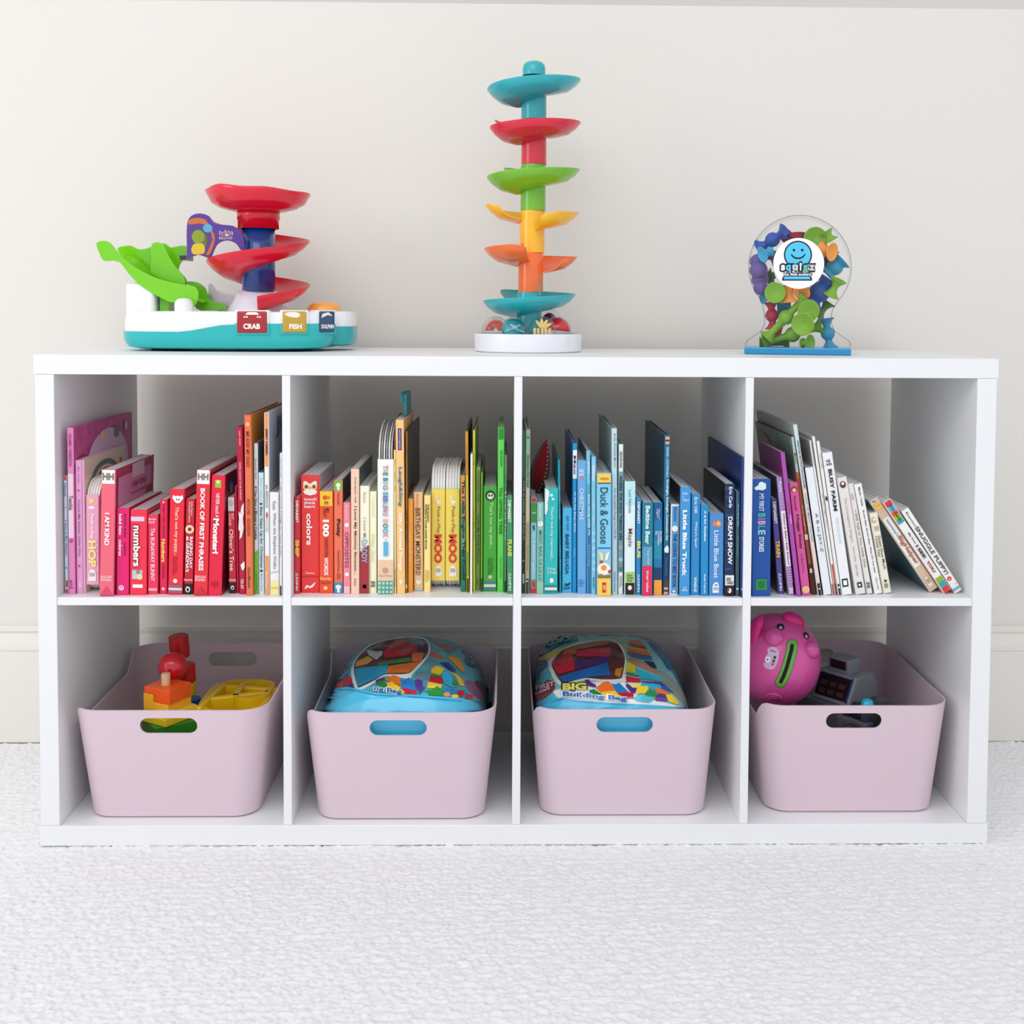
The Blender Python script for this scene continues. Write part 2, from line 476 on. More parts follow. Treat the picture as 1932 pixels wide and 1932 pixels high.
    for it in items:
        k = it[0]
        if k == 'r':       # colour field across the spine: y0,y1,w0,w1,colour
            _, y0, y1, w0, w1, c = it; lay += 1
            e = .00012 * lay
            x0 = t * w0 + (ch if w0 == 0 else 0); x1 = t * w1 - (ch if w1 == 1 else 0)
            G().add(*box(x0, x1, -e - .0001, .0001, max(fz(y1), .0004), min(fz(y0), h - .0004))).obj('printed_band', cm(c), o)
        elif k in 'th':
            _, txt, y0, y1, w0, w1, c = it[:7]
            bold = it[7] if len(it) > 7 else .012
            P, F = text_mesh(txt, bold)
            za, zb = fz(y0), fz(y1)
            lay += 1; e = -.0012 - .0001 * lay
            if k == 't': pts = [(t * (w0 + (w1 - w0) * q), e, za + (zb - za) * p) for p, q in P]
            else: pts = [(t * (w0 + (w1 - w0) * p), e, zb + (za - zb) * q) for p, q in P]
            G().add(pts, [tuple(f) for f in F]).obj('lettering', cm(c), o)
        elif k == 'c':     # disc
            _, yc, wc, rw, c = it[:5]; rz = it[5] if len(it) > 5 else 1; lay += 1
            pts = [(t * (wc + rw * math.cos(a)), fz(yc) + t * rw * rz * math.sin(a)) for a in [2 * PI * i / 24 for i in range(24)]]
            key = ('printed_emblem', tuple(c)); pieces.setdefault(key, G()).add(*flat_poly(pts, -.0006 - .0001 * lay))
        elif k == 'p':     # polygon [(w,y),...]
            _, ps, c = it[:3]; lay += 1
            key = ('printed_emblem', tuple(c))
            pieces.setdefault(key, G()).add(*flat_poly([(t * a_, fz(b_)) for a_, b_ in ps], -.0006 - .0001 * lay))
        elif k == 'rc':    # print on the right cover: polygon [(depth fraction, height fraction)], colour
            _, ps, c = it[:3]; lay += 1
            pts = [(t + .0002 + .0001 * lay, d * a_, h * b_) for a_, b_ in ps]
            G().add(pts, [tuple(range(len(pts)))]).obj('cover_print', cm(c), o)
        elif k == 'rt':    # lettering on the right cover
            _, txt, a0, a1, b0, b1, c = it; P, F = text_mesh(txt, .01); lay += 1
            pts = [(t + .0004 + .0001 * lay, d * (a0 + (a1 - a0) * p), h * (b0 + (b1 - b0) * q)) for p, q in P]
            G().add(pts, F).obj('cover_lettering', cm(c), o)
        elif k == 'lc':
            _, ps, c = it[:3]; lay += 1
            pts = [(-.0002 - .0001 * lay, d * a_, h * b_) for a_, b_ in ps]
            G().add(pts, [tuple(range(len(pts)))]).obj('cover_print', cm(c), o)
    for (nm, c), gg in pieces.items(): gg.obj(nm, cm(c), o)
    o['_t'] = t; o['_h'] = h; o['_d'] = d
    return o
def ell(cx, cz, rx, rz, n=20): return [(cx + rx * math.cos(2 * PI * i / n), cz + rz * math.sin(2 * PI * i / n)) for i in range(n)]
def demarest(word, col, wc, label, x0, x1, xt, yt, yb, dep=.17, lcol=None):
    H = yb - yt; f = lambda q: yt + H * q
    return bk(x0, x1, xt, yt, yb, dep, 'B', col, lcol or col, lcol or col, label, ('t', 'DEMAREST', f(.035), f(.265), .2, .7, W, .02),
       ('t', word, f(.44), f(.615), .15, .85, wc, .03), ('t', 'HMH', f(.86), f(.965), .25, .7, W, .01), ('t', '∆S', f(.78), f(.85), .25, .7, W, .004))

# ---- first compartment, pinks and reds
LAST[0] = (XV[1] + .001, 0, .4); RLIM[0] = XV[2] - .0004
CUR[0] = 1
bk(100, 130, 86, 868, 1843, .20, 'H', (206, 226, 232), (200, 222, 230), (206, 226, 232), 'thin pale blue book with red spine ends, leftmost in the row',
   ('r', 868, 905, 0, 1, (214, 48, 56)), ('r', 1808, 1843, 0, 1, (214, 48, 56)), ('t', 'Church', 925, 1035, .2, .8, (90, 120, 160)), ('t', 'I Am a Big Sister!', 1235, 1530, .2, .85, (96, 110, 170)),
   ('c', 1130, .5, .3, (170, 190, 225)), ('c', 1630, .5, .3, (120, 160, 205)), ('r', 1735, 1790, .35, 1, (190, 30, 60)))
bk(132, 185, 116, 470, 1850, .275, 'H', (228, 140, 190), (214, 84, 156, .38), (222, 130, 185), 'tall pink picture book with glittery magenta cover',
   ('t', 'HOLABIRD / WARBURTON', 520, 785, .3, .75, (150, 30, 110), .004), ('r', 850, 1380, .1, .9, (238, 214, 232)), ('t', 'Twinkle', 1030, 1150, .2, .85, K, 0), ('c', 1405, .5, .3, (190, 70, 140)),
   ('t', 'and', 1730, 1800, .2, .8, (150, 30, 110), 0), ('rc', ell(.55, .71, .36, .23), (222, 190, 216)), ('rc', ell(.14, .75, .13, .075), (170, 20, 90)), ('rc', ell(.14, .75, .09, .05), (238, 226, 206)),
   ('rt', 'T', .34, .46, .70, .78, (90, 30, 90)), ('rt', 'i n k', .5, .68, .76, .81, (90, 30, 90)), ('rc', ell(.7, .9, .05, .04), (120, 110, 140)), ('rc', ell(.87, .92, .03, .03), (226, 190, 220)),
   ('rc', ell(.45, .9, .04, .02), (240, 200, 140)))
bk(188, 252, 176, 740, 1843, .19, 'B', (230, 166, 212), (226, 160, 205), (230, 166, 212), 'pale pink slim book with grey handwritten title and small hearts',
   ('t', 'May · Rinaldi', 795, 925, .4, .65, (170, 110, 160), 0), ('c', 990, .5, .14, (196, 40, 90)), ('t', 'Count My Kisses, Little One', 1065, 1535, .35, .7, (110, 96, 120), .006), ('c', 1615, .5, .16, (196, 40, 90)),
   ('r', 1750, 1795, .4, .7, (240, 196, 225)))
bk(254, 272, 243, 735, 1842, .185, 'B', (236, 176, 214), (228, 214, 188), (236, 176, 214), 'thin pink book with cream cover showing an arched rainbow',
   ('rc', ell(.5, .79, .36, .16), (90, 120, 130)), ('rc', ell(.5, .78, .29, .13), (224, 208, 176)), ('rc', ell(.5, .775, .24, .11), (56, 110, 130)), ('rc', ell(.5, .77, .16, .085), (38, 60, 110)), ('rc', ell(.52, .76, .09, .06), (206, 170, 80)),
   ('rc', ell(.9, .9, .02, .02), (180, 60, 90)))
bk(274, 384, 270, 905, 1840, .16, 'T', (242, 172, 202), (242, 172, 202), (242, 172, 202), 'pale pink flap book with yellow word and white rounded page ends',
   ('c', 1075, .45, .2, (244, 220, 120)), ('c', 1130, .45, .24, W, .5), ('t', 'Peek-a-flap', 1180, 1390, .35, .65, W, .008), ('t', 'HOP', 1400, 1625, .2, .8, (246, 232, 150), .035),
   ('p', [(.2, 1740), (.2, 1680), (.3, 1650), (.5, 1640), (.7, 1650), (.78, 1680), (.78, 1740)], W), ('h', 'Elll', 1670, 1700, .3, .68, (150, 140, 150), 0))
bk(384, 502, 402, 820, 1867, .19, 'B', (240, 104, 124), (176, 52, 92), (200, 70, 100), 'salmon pink board book lettered I AM KIND with white spine top',
   ('r', 820, 935, 0, 1, W), ('h', 'HH', 845, 905, .1, .9, (120, 112, 96), .02), ('t', 'I AM KIND', 1175, 1445, .32, .66, W, .02), ('h', 'ENGLISH\nSPANISH', 1695, 1742, .1, .88, (250, 214, 220), .01),
   ('p', [(.05, 1862), (.5, 1785), (.95, 1862)], (214, 74, 104)), ('rc', [(.06, .60), (.92, .60), (.92, .93), (.06, .93)], (206, 128, 170)), ('rc', [(.4, .88), (.72, .88), (.72, .995), (.4, .995)], (214, 190, 206)),
   ('rt', 'I AM KIND', .38, .78, .80, .85, (170, 34, 90)), ('rt', 'Yo soy amable', .36, .80, .74, .77, (170, 34, 90)), ('rc', ell(.86, .72, .10, .045), (150, 22, 60)))
bk(524, 628, 528, 1135, 1858, .165, 'B', (232, 26, 112), (200, 20, 90), (220, 24, 100), 'hot pink board book with smiling face at the spine foot',
   ('t', 'bebé listo   colores', 1185, 1530, .2, .45, W, .012), ('t', 'bright baby   colors', 1185, 1530, .55, .8, (130, 10, 60), .012), ('c', 1797, .42, .22, W), ('c', 1797, .42, .17, (236, 120, 170)), ('p', [(.3, 1795), (.54, 1795), (.42, 1812)], W))
bk(636, 775, 640, 1150, 1857, .165, 'B', (242, 50, 76), (206, 26, 66), (220, 40, 70), 'coral red board book with big white word numbers',
   ('r', 1208, 1245, .05, .85, (226, 206, 232)), ('t', 'numbers', 1275, 1625, .18, .68, K, .05), ('t', 'numbers', 1280, 1620, .21, .65, W, .02), ('r', 1650, 1725, .15, .75, (190, 200, 214)), ('c', 1705, .6, .18, (236, 216, 160)), ('c', 1665, .5, .12, (160, 130, 110)),
   ('r', 1770, 1797, .18, .78, W))
bk(782, 870, 782, 1190, 1852, .14, 'B', (236, 56, 92), (206, 32, 66), (220, 46, 80), 'pinkish red slim board book with slanted white capital title',
   ('h', 'Brown\nHurd', 1215, 1262, .1, .85, (250, 214, 224), .008), ('t', 'The RUNAWAY BUNNY', 1300, 1740, .3, .72, (250, 226, 232), .004), ('r', 1800, 1822, .08, .9, (246, 170, 184)))
bk(884, 948, 886, 1065, 1849, .16, 'B', (226, 34, 82), (190, 20, 60), (206, 24, 70), 'narrow crimson board book with yellow word Numbers',
   ('t', 'bright baby bilingual', 1100, 1380, .35, .7, (140, 8, 44), .004), ('t', 'Numbers', 1392, 1580, .25, .75, (250, 216, 96), .02), ('t', 'Números', 1600, 1720, .35, .7, (140, 8, 44), .006), ('c', 1805, .5, .22, (250, 196, 210)), ('c', 1088, .5, .1, W))
CUR[0] = 2
bk(74, 196, 92, 980, 1855, .175, 'B', (236, 40, 62), (180, 18, 40), (200, 26, 50), 'bright red board book with white puppy face on its spine',
   ('c', 1065, .55, .26, W), ('c', 1050, .28, .1, W, 1.6), ('c', 1050, .82, .1, W, 1.6), ('c', 1065, .48, .05, K), ('c', 1065, .64, .05, K), ('t', "That's not my puppy...", 1125, 1530, .34, .66, (250, 226, 190), .004),
   ('t', 'Fiona Watt\nRachel Wells', 1540, 1690, .3, .62, (130, 10, 30), 0), ('c', 1740, .5, .15, (246, 226, 206)), ('r', 1775, 1795, 0, 1, (150, 96, 146)), ('r', 1798, 1818, 0, 1, (240, 214, 190)), ('r', 1820, 1838, 0, 1, (150, 96, 146)))
bk(204, 284, 222, 1060, 1852, .21, 'P', (198, 28, 54), (150, 16, 36), (170, 20, 44), 'dark red book with cream disc and black penguin-style foot',
   ('t', 'Anika Denise\nChristopher Denise', 1080, 1255, .3, .8, (244, 214, 200), .004), ('c', 1312, .5, .46, (244, 214, 170)), ('c', 1312, .5, .2, (110, 60, 20)), ('t', "BAKING DAY\nat GRANDMA'S", 1370, 1665, .18, .88, W, .015),
   ('h', 'PHILOMEL', 1722, 1740, .05, .95, (250, 214, 210), .01), ('r', 1765, 1852, 0, 1, (22, 18, 22)), ('c', 1810, .45, .24, W, 1.3), ('c', 1812, .45, .14, K, 1.4))
bk(288, 403, 312, 820, 1863, .20, 'B', (232, 48, 62), (170, 24, 40), (196, 30, 50), 'red board book lettered Book of First Phrases with white top',
   ('r', 820, 937, 0, 1, W), ('h', 'HH', 850, 905, .12, .88, (120, 112, 96), .02), ('t', 'BOOK OF FIRST PHRASES', 972, 1655, .33, .67, W, .02), ('h', 'ENGLISH\nSPANISH', 1695, 1742, .08, .86, (250, 214, 214), .01), ('p', [(.06, 1860), (.5, 1788), (.94, 1860)], (206, 44, 54)))
bk(406, 519, 437, 865, 1863, .195, 'B', (230, 32, 66), (120, 12, 34), (180, 22, 50), 'red board book with green monster emblem near its spine top',
   ('r', 905, 968, .28, .72, (150, 196, 60)), ('c', 920, .5, .14, (226, 236, 150)), ('t', 'NEVER touch A', 1015, 1215, .38, .66, (246, 226, 232), .006), ('t', 'Monster!', 1222, 1515, .24, .68, W, .045), ('t', 'make\nbelieve\nideas', 1745, 1805, .2, .8, (140, 10, 36), 0),
   ('rc', ell(.2, .9, .10, .05), (40, 60, 150)), ('rc', ell(.2, .87, .05, .05), (150, 160, 220)))
bk(568, 644, 553, 1045, 1842, .20, 'P', (206, 36, 62), (180, 26, 50), (190, 30, 54), 'red book with white sketch panel on top and black foot',
   ('r', 1045, 1160, 0, 1, (224, 222, 222)), ('c', 1095, .5, .3, (196, 190, 190), 1.4), ('t', 'KIT\nCHASE', 1180, 1280, .2, .85, (250, 226, 226), .006), ('t', "Oliver's Tree", 1310, 1655, .2, .78, (250, 236, 236), .004), ('h', 'PUTNAM', 1722, 1742, .06, .95, (250, 226, 226), .01),
   ('r', 1755, 1842, 0, 1, (24, 20, 24)), ('c', 1795, .5, .22, W, 1.3), ('c', 1797, .5, .12, K, 1.4))
bk(646, 662, 627, 960, 1842, .21, 'P', (196, 30, 56), (170, 20, 44), (228, 214, 214), 'very thin red book with pale edge beside the tall crimson one')
bk(666, 720, 640, 465, 1850, .24, 'H', (184, 22, 62), (150, 14, 48), (170, 18, 56), 'tall crimson picture book with white bat shape on spine',
   ('t', 'JACK WHITE', 495, 615, .35, .68, (244, 190, 200), .01), ('t', "WE'RE GOING TO BE FRIENDS", 750, 1065, .38, .66, (244, 190, 200), .01),
   ('p', [(.6, 1120), (1, 1090), (.95, 1180), (.8, 1220), (.9, 1300), (.6, 1370), (.2, 1395), (.3, 1330), (.05, 1310), (.2, 1220), (.1, 1160), (.4, 1180)], (236, 232, 234)), ('p', [(.3, 1605), (.9, 1575), (.95, 1620), (.7, 1655), (.45, 1640)], W), ('t', 'TD-ST', 1720, 1805, .3, .7, W, .01))
bk(722, 779, 706, 365, 1862, .25, 'H', (232, 116, 82), (196, 128, 36), (214, 104, 70), 'tall orange picture book lettered Me and My Dad',
   ('c', 440, .5, .3, (244, 190, 110)), ('t', 'ME AND MY DAD!', 500, 795, .25, .75, (150, 40, 30), .01), ('t', 'RITCHIE · EDGSON', 1060, 1365, .28, .72, (150, 40, 30), .006), ('t', 'GoodBooks', 1625, 1800, .3, .7, (60, 30, 20), .004))
bk(781, 826, 778, 600, 1848, .22, 'H', (222, 228, 234), (96, 100, 108), (200, 210, 214), 'white book whose spine foot is bright green',
   ('t', 'Numeroff / Bond', 725, 890, .35, .75, (120, 126, 140), .004), ('t', 'If You Give a Mouse a Cookie', 955, 1395, .2, .8, (40, 44, 60), .012), ('p', [(0.03, 1510), (.97, 1475), (.97, 1845), (.03, 1845)], (110, 184, 50)), ('t', 'HarperCollins', 1670, 1820, .35, .75, (60, 110, 30), 0))
bk(828, 873, 822, 842, 1850, .21, 'H', (214, 234, 240), (160, 176, 186), (196, 220, 230), 'slim icy blue book with a dark title and sprigs',
   ('t', 'Wilson / Chapman', 880, 1075, .3, .7, (120, 190, 200), 0), ('c', 1100, .5, .24, (40, 80, 70)), ('t', 'Bear Stays Up for Christmas', 1125, 1630, .2, .8, (40, 60, 80), .012), ('c', 1655, .5, .26, (40, 80, 70)), ('t', 'McElderry Books', 1680, 1825, .35, .7, (90, 130, 150), 0))
bk(878, 918, 866, 345, 1856, .25, 'H', (240, 240, 240), (186, 192, 204), (230, 232, 236), 'tall white book with orange spine ends and grey cover',
   ('r', 345, 790, 0, 1, (244, 150, 84)), ('t', 'JIMMY KIMMEL', 475, 700, .2, .8, (110, 44, 20), .016), ('t', 'the', 940, 975, .3, .75, K, .004), ('t', 'SERIOUS', 985, 1130, .25, .8, (150, 154, 160), .02), ('p', [(.3, 1180), (.6, 1160), (.8, 1200), (.4, 1220)], (200, 90, 90)), ('t', 'GOOSE', 1215, 1330, .25, .8, (190, 194, 200), .02),
   ('r', 1530, 1856, 0, 1, (244, 150, 84)), ('t', 'Random House', 1660, 1800, .3, .7, (250, 226, 200), .004), ('rt', 'JIMM', .2, 1.0, .84, .96, (96, 100, 110)))
bk(921, 996, 918, 1005, 1860, .21, 'H', (238, 238, 238), (226, 226, 226), (232, 232, 232), 'white book with grey-red thin title and yellow spine foot',
   ('t', 'Kasza', 1080, 1150, .35, .7, (120, 110, 130), 0), ('t', 'When the Elephant Walks', 1175, 1640, .32, .72, (120, 100, 124), 0), ('r', 1735, 1860, 0, 1, (240, 230, 160)), ('r', 1790, 1808, .1, .9, (226, 196, 90)), ('p', [(0, 1670), (1, 1655), (1, 1662), (0, 1676)], (180, 180, 190)))
bk(999, 1020, 1000, 680, 1862, .22, 'P', (234, 234, 236), (230, 230, 230), (230, 230, 230), 'thin white book at the right end of the red row',
   ('t', 'LITTLE POEMS for TINY EARS', 1030, 1530, .25, .7, (130, 120, 130), 0), ('r', 1780, 1862, 0, 1, (24, 20, 24)), ('t', 'LIN OLIVER · TOMIE', 720, 1010, .3, .65, (130, 120, 130), 0))

# ---- second compartment, reds to greens
LAST[0] = (XV[3] + .0005, 0, .4); RLIM[0] = XV[4] - .0004
CUR[0] = 3
demarest('SHIP', (212, 48, 62), (250, 214, 70), 'slim red board book with yellow word SHIP', 57, 114, 60, 1045, 1846)
bk(122, 277, 122, 862, 1838, .16, 'B', (236, 60, 58), (196, 196, 204), (220, 50, 50), 'thick red board book with white owl face on its spine',
   ('p', [(.14, 915), (.25, 910), (.5, 935), (.75, 910), (.87, 915), (.88, 965), (.78, 985), (.9, 995), (.82, 1018), (.5, 1030), (.2, 1018), (.12, 995), (.22, 985), (.12, 965)], (246, 240, 226)),
   ('c', 958, .3, .14, (226, 170, 70)), ('c', 958, .72, .14, (226, 170, 70)), ('c', 958, .3, .07, (60, 40, 30)), ('c', 958, .72, .07, (60, 40, 30)), ('p', [(.42, 965), (.5, 985), (.58, 965), (.5, 955)], (226, 170, 70)),
   ('h', 'touch\nthink\nlearn', 1045, 1132, .16, .88, (250, 226, 226), .015), ('t', 'colors', 1178, 1440, .3, .62, (246, 240, 236), .02), ('h', 'Deneux', 1660, 1680, .26, .74, (250, 220, 216), 0), ('r', 1700, 1703, 0, 1, (190, 34, 40)),
   ('p', [(.18, 1795), (.3, 1770), (.5, 1780), (.65, 1762), (.82, 1745), (.68, 1785), (.52, 1800), (.35, 1792), (.22, 1808)], (250, 226, 222)))
bk(276, 391, 277, 995, 1843, .155, 'B', (240, 84, 52), (220, 176, 40), (226, 70, 44), 'orange-red board book with yellow top and word WORDS',
   ('r', 995, 1118, 0, 1, (248, 196, 48)), ('c', 1048, .42, .16, (206, 90, 40)), ('c', 1048, .68, .12, (230, 120, 60)), ('h', 'n', 1080, 1105, .4, .65, (110, 70, 50), .01), ('t', 'MY\nFIRST', 1135, 1210, .3, .72, (110, 30, 20), .01), ('t', '100', 1230, 1370, .26, .72, W, .035),
   ('t', 'CONSTRUCTION', 1380, 1540, .38, .64, (120, 30, 20), .01), ('t', 'WORDS', 1542, 1690, .36, .66, W, .02), ('h', 'Ferrie', 1705, 1730, .1, .86, (246, 214, 120), .01), ('h', 'Dale Scott', 1742, 1762, .1, .84, (150, 34, 24), .01), ('c', 1797, .45, .15, (246, 210, 110)))
bk(397, 471, 394, 905, 1842, .165, 'B', (240, 118, 88), (38, 32, 72), (226, 100, 76), 'orange board book with green square top and blue square foot',
   ('r', 905, 992, .04, .96, (126, 178, 72)), ('c', 945, .5, .26, (244, 240, 226)), ('r', 955, 985, .38, .64, (244, 240, 226)), ('t', 'Patricelli', 1010, 1105, .4, .66, (120, 40, 30), .004), ('t', 'Potty', 1225, 1372, .25, .72, (40, 26, 30), .03), ('t', 'Candlewick Press', 1485, 1660, .4, .66, (90, 30, 24), .004),
   ('c', 1700, .5, .2, (190, 80, 60), 2), ('r', 1752, 1840, .02, .98, (46, 150, 206)), ('c', 1788, .5, .32, (246, 236, 214), .8), ('r', 1800, 1835, .36, .66, (246, 236, 214)))
bk(474, 534, 473, 1090, 1845, .15, 'B', (240, 140, 150), (226, 120, 130), (230, 130, 140), 'pink slim board book with hand-drawn capital title Opposites',
   ('t', 'Boynton', 1110, 1225, .25, .7, (250, 214, 216), 0), ('c', 1275, .5, .3, W), ('t', 'OPPOSITES', 1335, 1630, .22, .75, (150, 60, 110), .004), ('c', 1685, .5, .28, W), ('r', 1785, 1845, 0, 1, (246, 190, 200)))
bk(537, 607, 535, 812, 1848, .175, 'B', (246, 206, 182), (46, 74, 74), (236, 196, 172), 'peach board book with dark teal cover',
   ('t', 'Porter-Gaylord · Wolff', 880, 1090, .4, .66, (120, 70, 60), .006), ('t', 'I Love My Mommy Because...', 1118, 1685, .34, .7, (96, 60, 56), .012), ('t', 'Dutton', 1720, 1780, .4, .66, (110, 60, 60), .004))
bk(610, 690, 609, 952, 1845, .165, 'B', (248, 244, 216), (226, 222, 196), (240, 236, 208), 'cream board book whose spine foot is dark red',
   ('p', [(.02, 1500), (.5, 1465), (.98, 1440), (.98, 1843), (.02, 1843)], (166, 46, 58)), ('t', 'Braun', 1005, 1090, .38, .66, (170, 166, 160), 0), ('t', 'I Love My', 1215, 1395, .3, .68, (150, 160, 170), .004), ('t', 'DADDY', 1398, 1590, .2, .8, (150, 176, 200), .02), ('r', 1770, 1800, .3, .7, (236, 206, 206)))
bk(692, 750, 692, 998, 1843, .165, 'B', (246, 242, 206), (232, 226, 190), (240, 236, 200), 'pale cream board book with faint yellow title',
   ('t', 'Campbell', 1045, 1205, .3, .68, (224, 220, 180), .004), ('t', 'Dear Zoo', 1350, 1580, .25, .72, (228, 220, 160), .012), ('h', 'zoo', 1740, 1790, .2, .8, (60, 60, 56), .01))
CUR[0] = 3
sib = bk(757, 891, 753, 732, 1845, .19, 'B', (246, 246, 238), (226, 220, 200), (240, 240, 230), 'white book with many-coloured sibling title and tall arched pages',
   *[('t', a, b, c, .34, .66, q, .03) for a, b, c, q in (('T', 780, 810, (200, 150, 160)), ('H', 812, 838, (196, 180, 160)), ('E', 842, 866, (96, 150, 160)), ('B', 884, 912, (70, 140, 160)), ('I', 918, 932, (160, 190, 200)), ('G', 940, 985, (170, 160, 170)),
     ('S', 1000, 1030, (80, 170, 180)), ('I', 1034, 1046, (60, 120, 170)), ('B', 1052, 1088, (110, 130, 190)), ('L', 1092, 1112, (190, 150, 190)), ('I', 1114, 1126, (120, 170, 190)), ('N', 1130, 1160, (190, 120, 150)), ('G', 1164, 1200, (200, 160, 170)),
     ('B', 1225, 1255, (226, 180, 180)), ('O', 1260, 1300, (60, 140, 140)), ('O', 1302, 1340, (80, 160, 190)), ('K', 1344, 1380, (220, 150, 140)))],
   ('t', 'by', 1390, 1408, .45, .6, (90, 150, 170), 0), ('r', 1415, 1530, .38, .66, (96, 180, 220)), ('r', 1565, 1735, 0, 1, (240, 200, 168)), ('c', 1650, .5, .2, (196, 160, 140)), ('h', 'Jillian Phillips', 1685, 1705, .1, .9, (190, 150, 130), 0),
   ('r', 1735, 1845, 0, 1, (96, 170, 152)), *[('c', 1755 + 36 * j, .14 + .24 * i, .08, (190, 222, 200)) for i in range(4) for j in range(3)])
def arched(o, extra, cols):
    t, h, d = o['_t'], o['_h'], o['_d']; n = len(cols)
    for k, c in enumerate(cols):
        x0 = t * (.04 + .92 * k / n); x1 = x0 + t * .92 / n * .62
        prf = [(.006, h - .01)] + [(.006 + (d - .012) * (1 - math.cos(PI * i / 16)) / 2, h + extra * math.sin(PI * i / 16) ** .75) for i in range(17)] + [(d - .006, h - .01)]
        m = len(prf); v = [(x0, y, z) for y, z in prf] + [(x1, y, z) for y, z in prf]
        f = [tuple(range(m)), tuple(range(2 * m - 1, m - 1, -1))] + [(i, i + m, (i + 1) % m + m, (i + 1) % m) for i in range(m)]
        G().add(v, f).obj('arched_page', cm(c), o)
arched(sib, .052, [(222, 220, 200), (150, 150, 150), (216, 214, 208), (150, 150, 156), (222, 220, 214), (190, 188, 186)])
ybk = bk(893, 912, 888, 655, 1845, .19, 'B', (236, 216, 150), (90, 60, 30), (230, 210, 140), 'thin yellow book between the white sibling book and peach one',
   ('t', 'Dawn · Denise · Dig', 730, 990, .3, .8, (110, 80, 30), .004), ('t', 'Picturebook', 1640, 1790, .3, .8, (110, 80, 30), .004))
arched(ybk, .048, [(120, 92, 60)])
lau = bk(917, 986, 906, 405, 1846, .18, 'B', (250, 200, 132), (236, 180, 110), (244, 190, 120), 'tall peach sing-along book with purple label and teal sound tab',
   ('r', 475, 655, .26, .72, (66, 44, 120)), ('t', 'early bird song books', 485, 645, .36, .64, (220, 210, 240), .006), ('t', 'Laugh&Sing', 795, 1120, .24, .76, (30, 120, 150), .016), ('t', 'Silly Animal Songs', 1170, 1650, .2, .76, (254, 240, 220), .03), ('c', 1745, .5, .22, (250, 224, 200), 1.5))
t_, h_, d_ = lau['_t'], lau['_h'], lau['_d']
G().add(*box(t_ * .55, t_ * 1.0, .06, .14, h_ + .0002, h_ + .036, .002)).add(*box(t_ * .1, t_ * .55, .06, .14, h_ + .022, h_ + .036, .002)).obj('sound_tab', mat((24, 132, 138), .35, .5), lau)
CUR[0] = 4
bk(104, 121, 102, 500, 1840, .25, 'H', (150, 102, 36), (74, 62, 48), (140, 100, 40), 'tall thin gold-brown book with dark brown cover',
   ('t', 'HAPPY BIRTHDAY', 1150, 1430, .3, .8, (60, 36, 16), .01), ('t', 'Ship', 640, 700, .3, .8, (80, 50, 20), .004), ('r', 1770, 1800, .2, .8, (236, 226, 210)))
bk(122, 172, 122, 1060, 1834, .14, 'B', (246, 160, 52), (226, 140, 40), (236, 150, 46), 'small plain orange board book with cream capital title',
   ('t', 'COUNT THE ANIMALS', 1310, 1580, .25, .62, (252, 214, 160), .012))
bk(180, 259, 176, 1003, 1822, .155, 'B', (246, 206, 150), (220, 200, 170), (236, 196, 140), 'peach board book with scratchy brown title and small white creature',
   ('t', 'Boynton', 1020, 1130, .25, .55, (226, 130, 70), .004), ('t', 'BIRTHDAY MONSTERS!', 1135, 1690, .2, .72, (110, 70, 50), .004), ('c', 1742, .5, .32, (244, 240, 230), 1.1), ('c', 1728, .42, .05, K), ('c', 1728, .6, .05, K), ('r', 1800, 1822, .05, .95, (180, 206, 214)))
bk(263, 317, 263, 1030, 1836, .15, 'B', (250, 226, 144), (226, 170, 90), (240, 216, 130), 'pale yellow board book with two-line black title',
   ('t', 'THE PUDGY\nWHERE IS YOUR NOSE? BOOK', 1100, 1480, .15, .8, (50, 44, 30), .016), ('t', 'GROSSET\n& DUNLAP', 1650, 1750, .2, .8, (180, 150, 60), .006))
for i_, (x0, x1, lb) in enumerate(((319, 438, 'left yellow flap book with red word MOO and rounded pages'), (441, 560, 'right yellow flap book with red word MOO and rounded pages'))):
    bk(x0, x1, x0, 800, 1812, .16, 'T', (250, 222, 96), (250, 222, 96), (250, 222, 96), lb,
       ('p', [(.25, 1035), (.4, 1030), (.45, 1065), (.7, 1075), (.75, 1095), (.6, 1095), (.5, 1110), (.4, 1085), (.35, 1050)], (240, 240, 236)), ('t', 'Peek-a-Flap', 1120, 1340, .36, .66, (150, 130, 80), .004), ('t', 'MOO', 1352, 1590, .22, .78, (222, 64, 44), .045),
       ('p', [(.28, 1702), (.28, 1640), (.36, 1615), (.52, 1608), (.68, 1615), (.76, 1640), (.76, 1702)], (244, 240, 232)), ('h', 'Ellll', 1635, 1665, .36, .68, (150, 140, 130), 0))
bk(568, 614, 563, 862, 1830, .21, 'H', (40, 124, 92), (90, 70, 40), (60, 110, 80), 'slim book whose spine fades from orange to teal green',
   ('r', 862, 1100, 0, 1, (232, 150, 70)), ('r', 1100, 1230, 0, 1, (150, 150, 90)), ('r', 1230, 1480, 0, 1, (110, 160, 120)), ('t', 'The Little Engine That Could', 905, 1730, .15, .85, (30, 30, 30), .014))
bk(616, 640, 606, 500, 1835, .24, 'H', (206, 190, 60), (60, 40, 30), (150, 90, 50), 'tall thin yellow and orange book beside a narrow white one',
   ('r', 500, 620, 0, 1, (226, 130, 60)), ('r', 620, 860, 0, 1, (214, 110, 50)), ('r', 1000, 1250, 0, 1, (230, 180, 110)), ('r', 1500, 1700, 0, 1, (120, 160, 60)), ('r', 1720, 1835, 0, 1, (40, 40, 30)))
bk(645, 664, 646, 690, 1852, .2, 'P', (240, 236, 222), (230, 226, 210), (230, 226, 210), 'narrow cream book between two tall yellow spines')
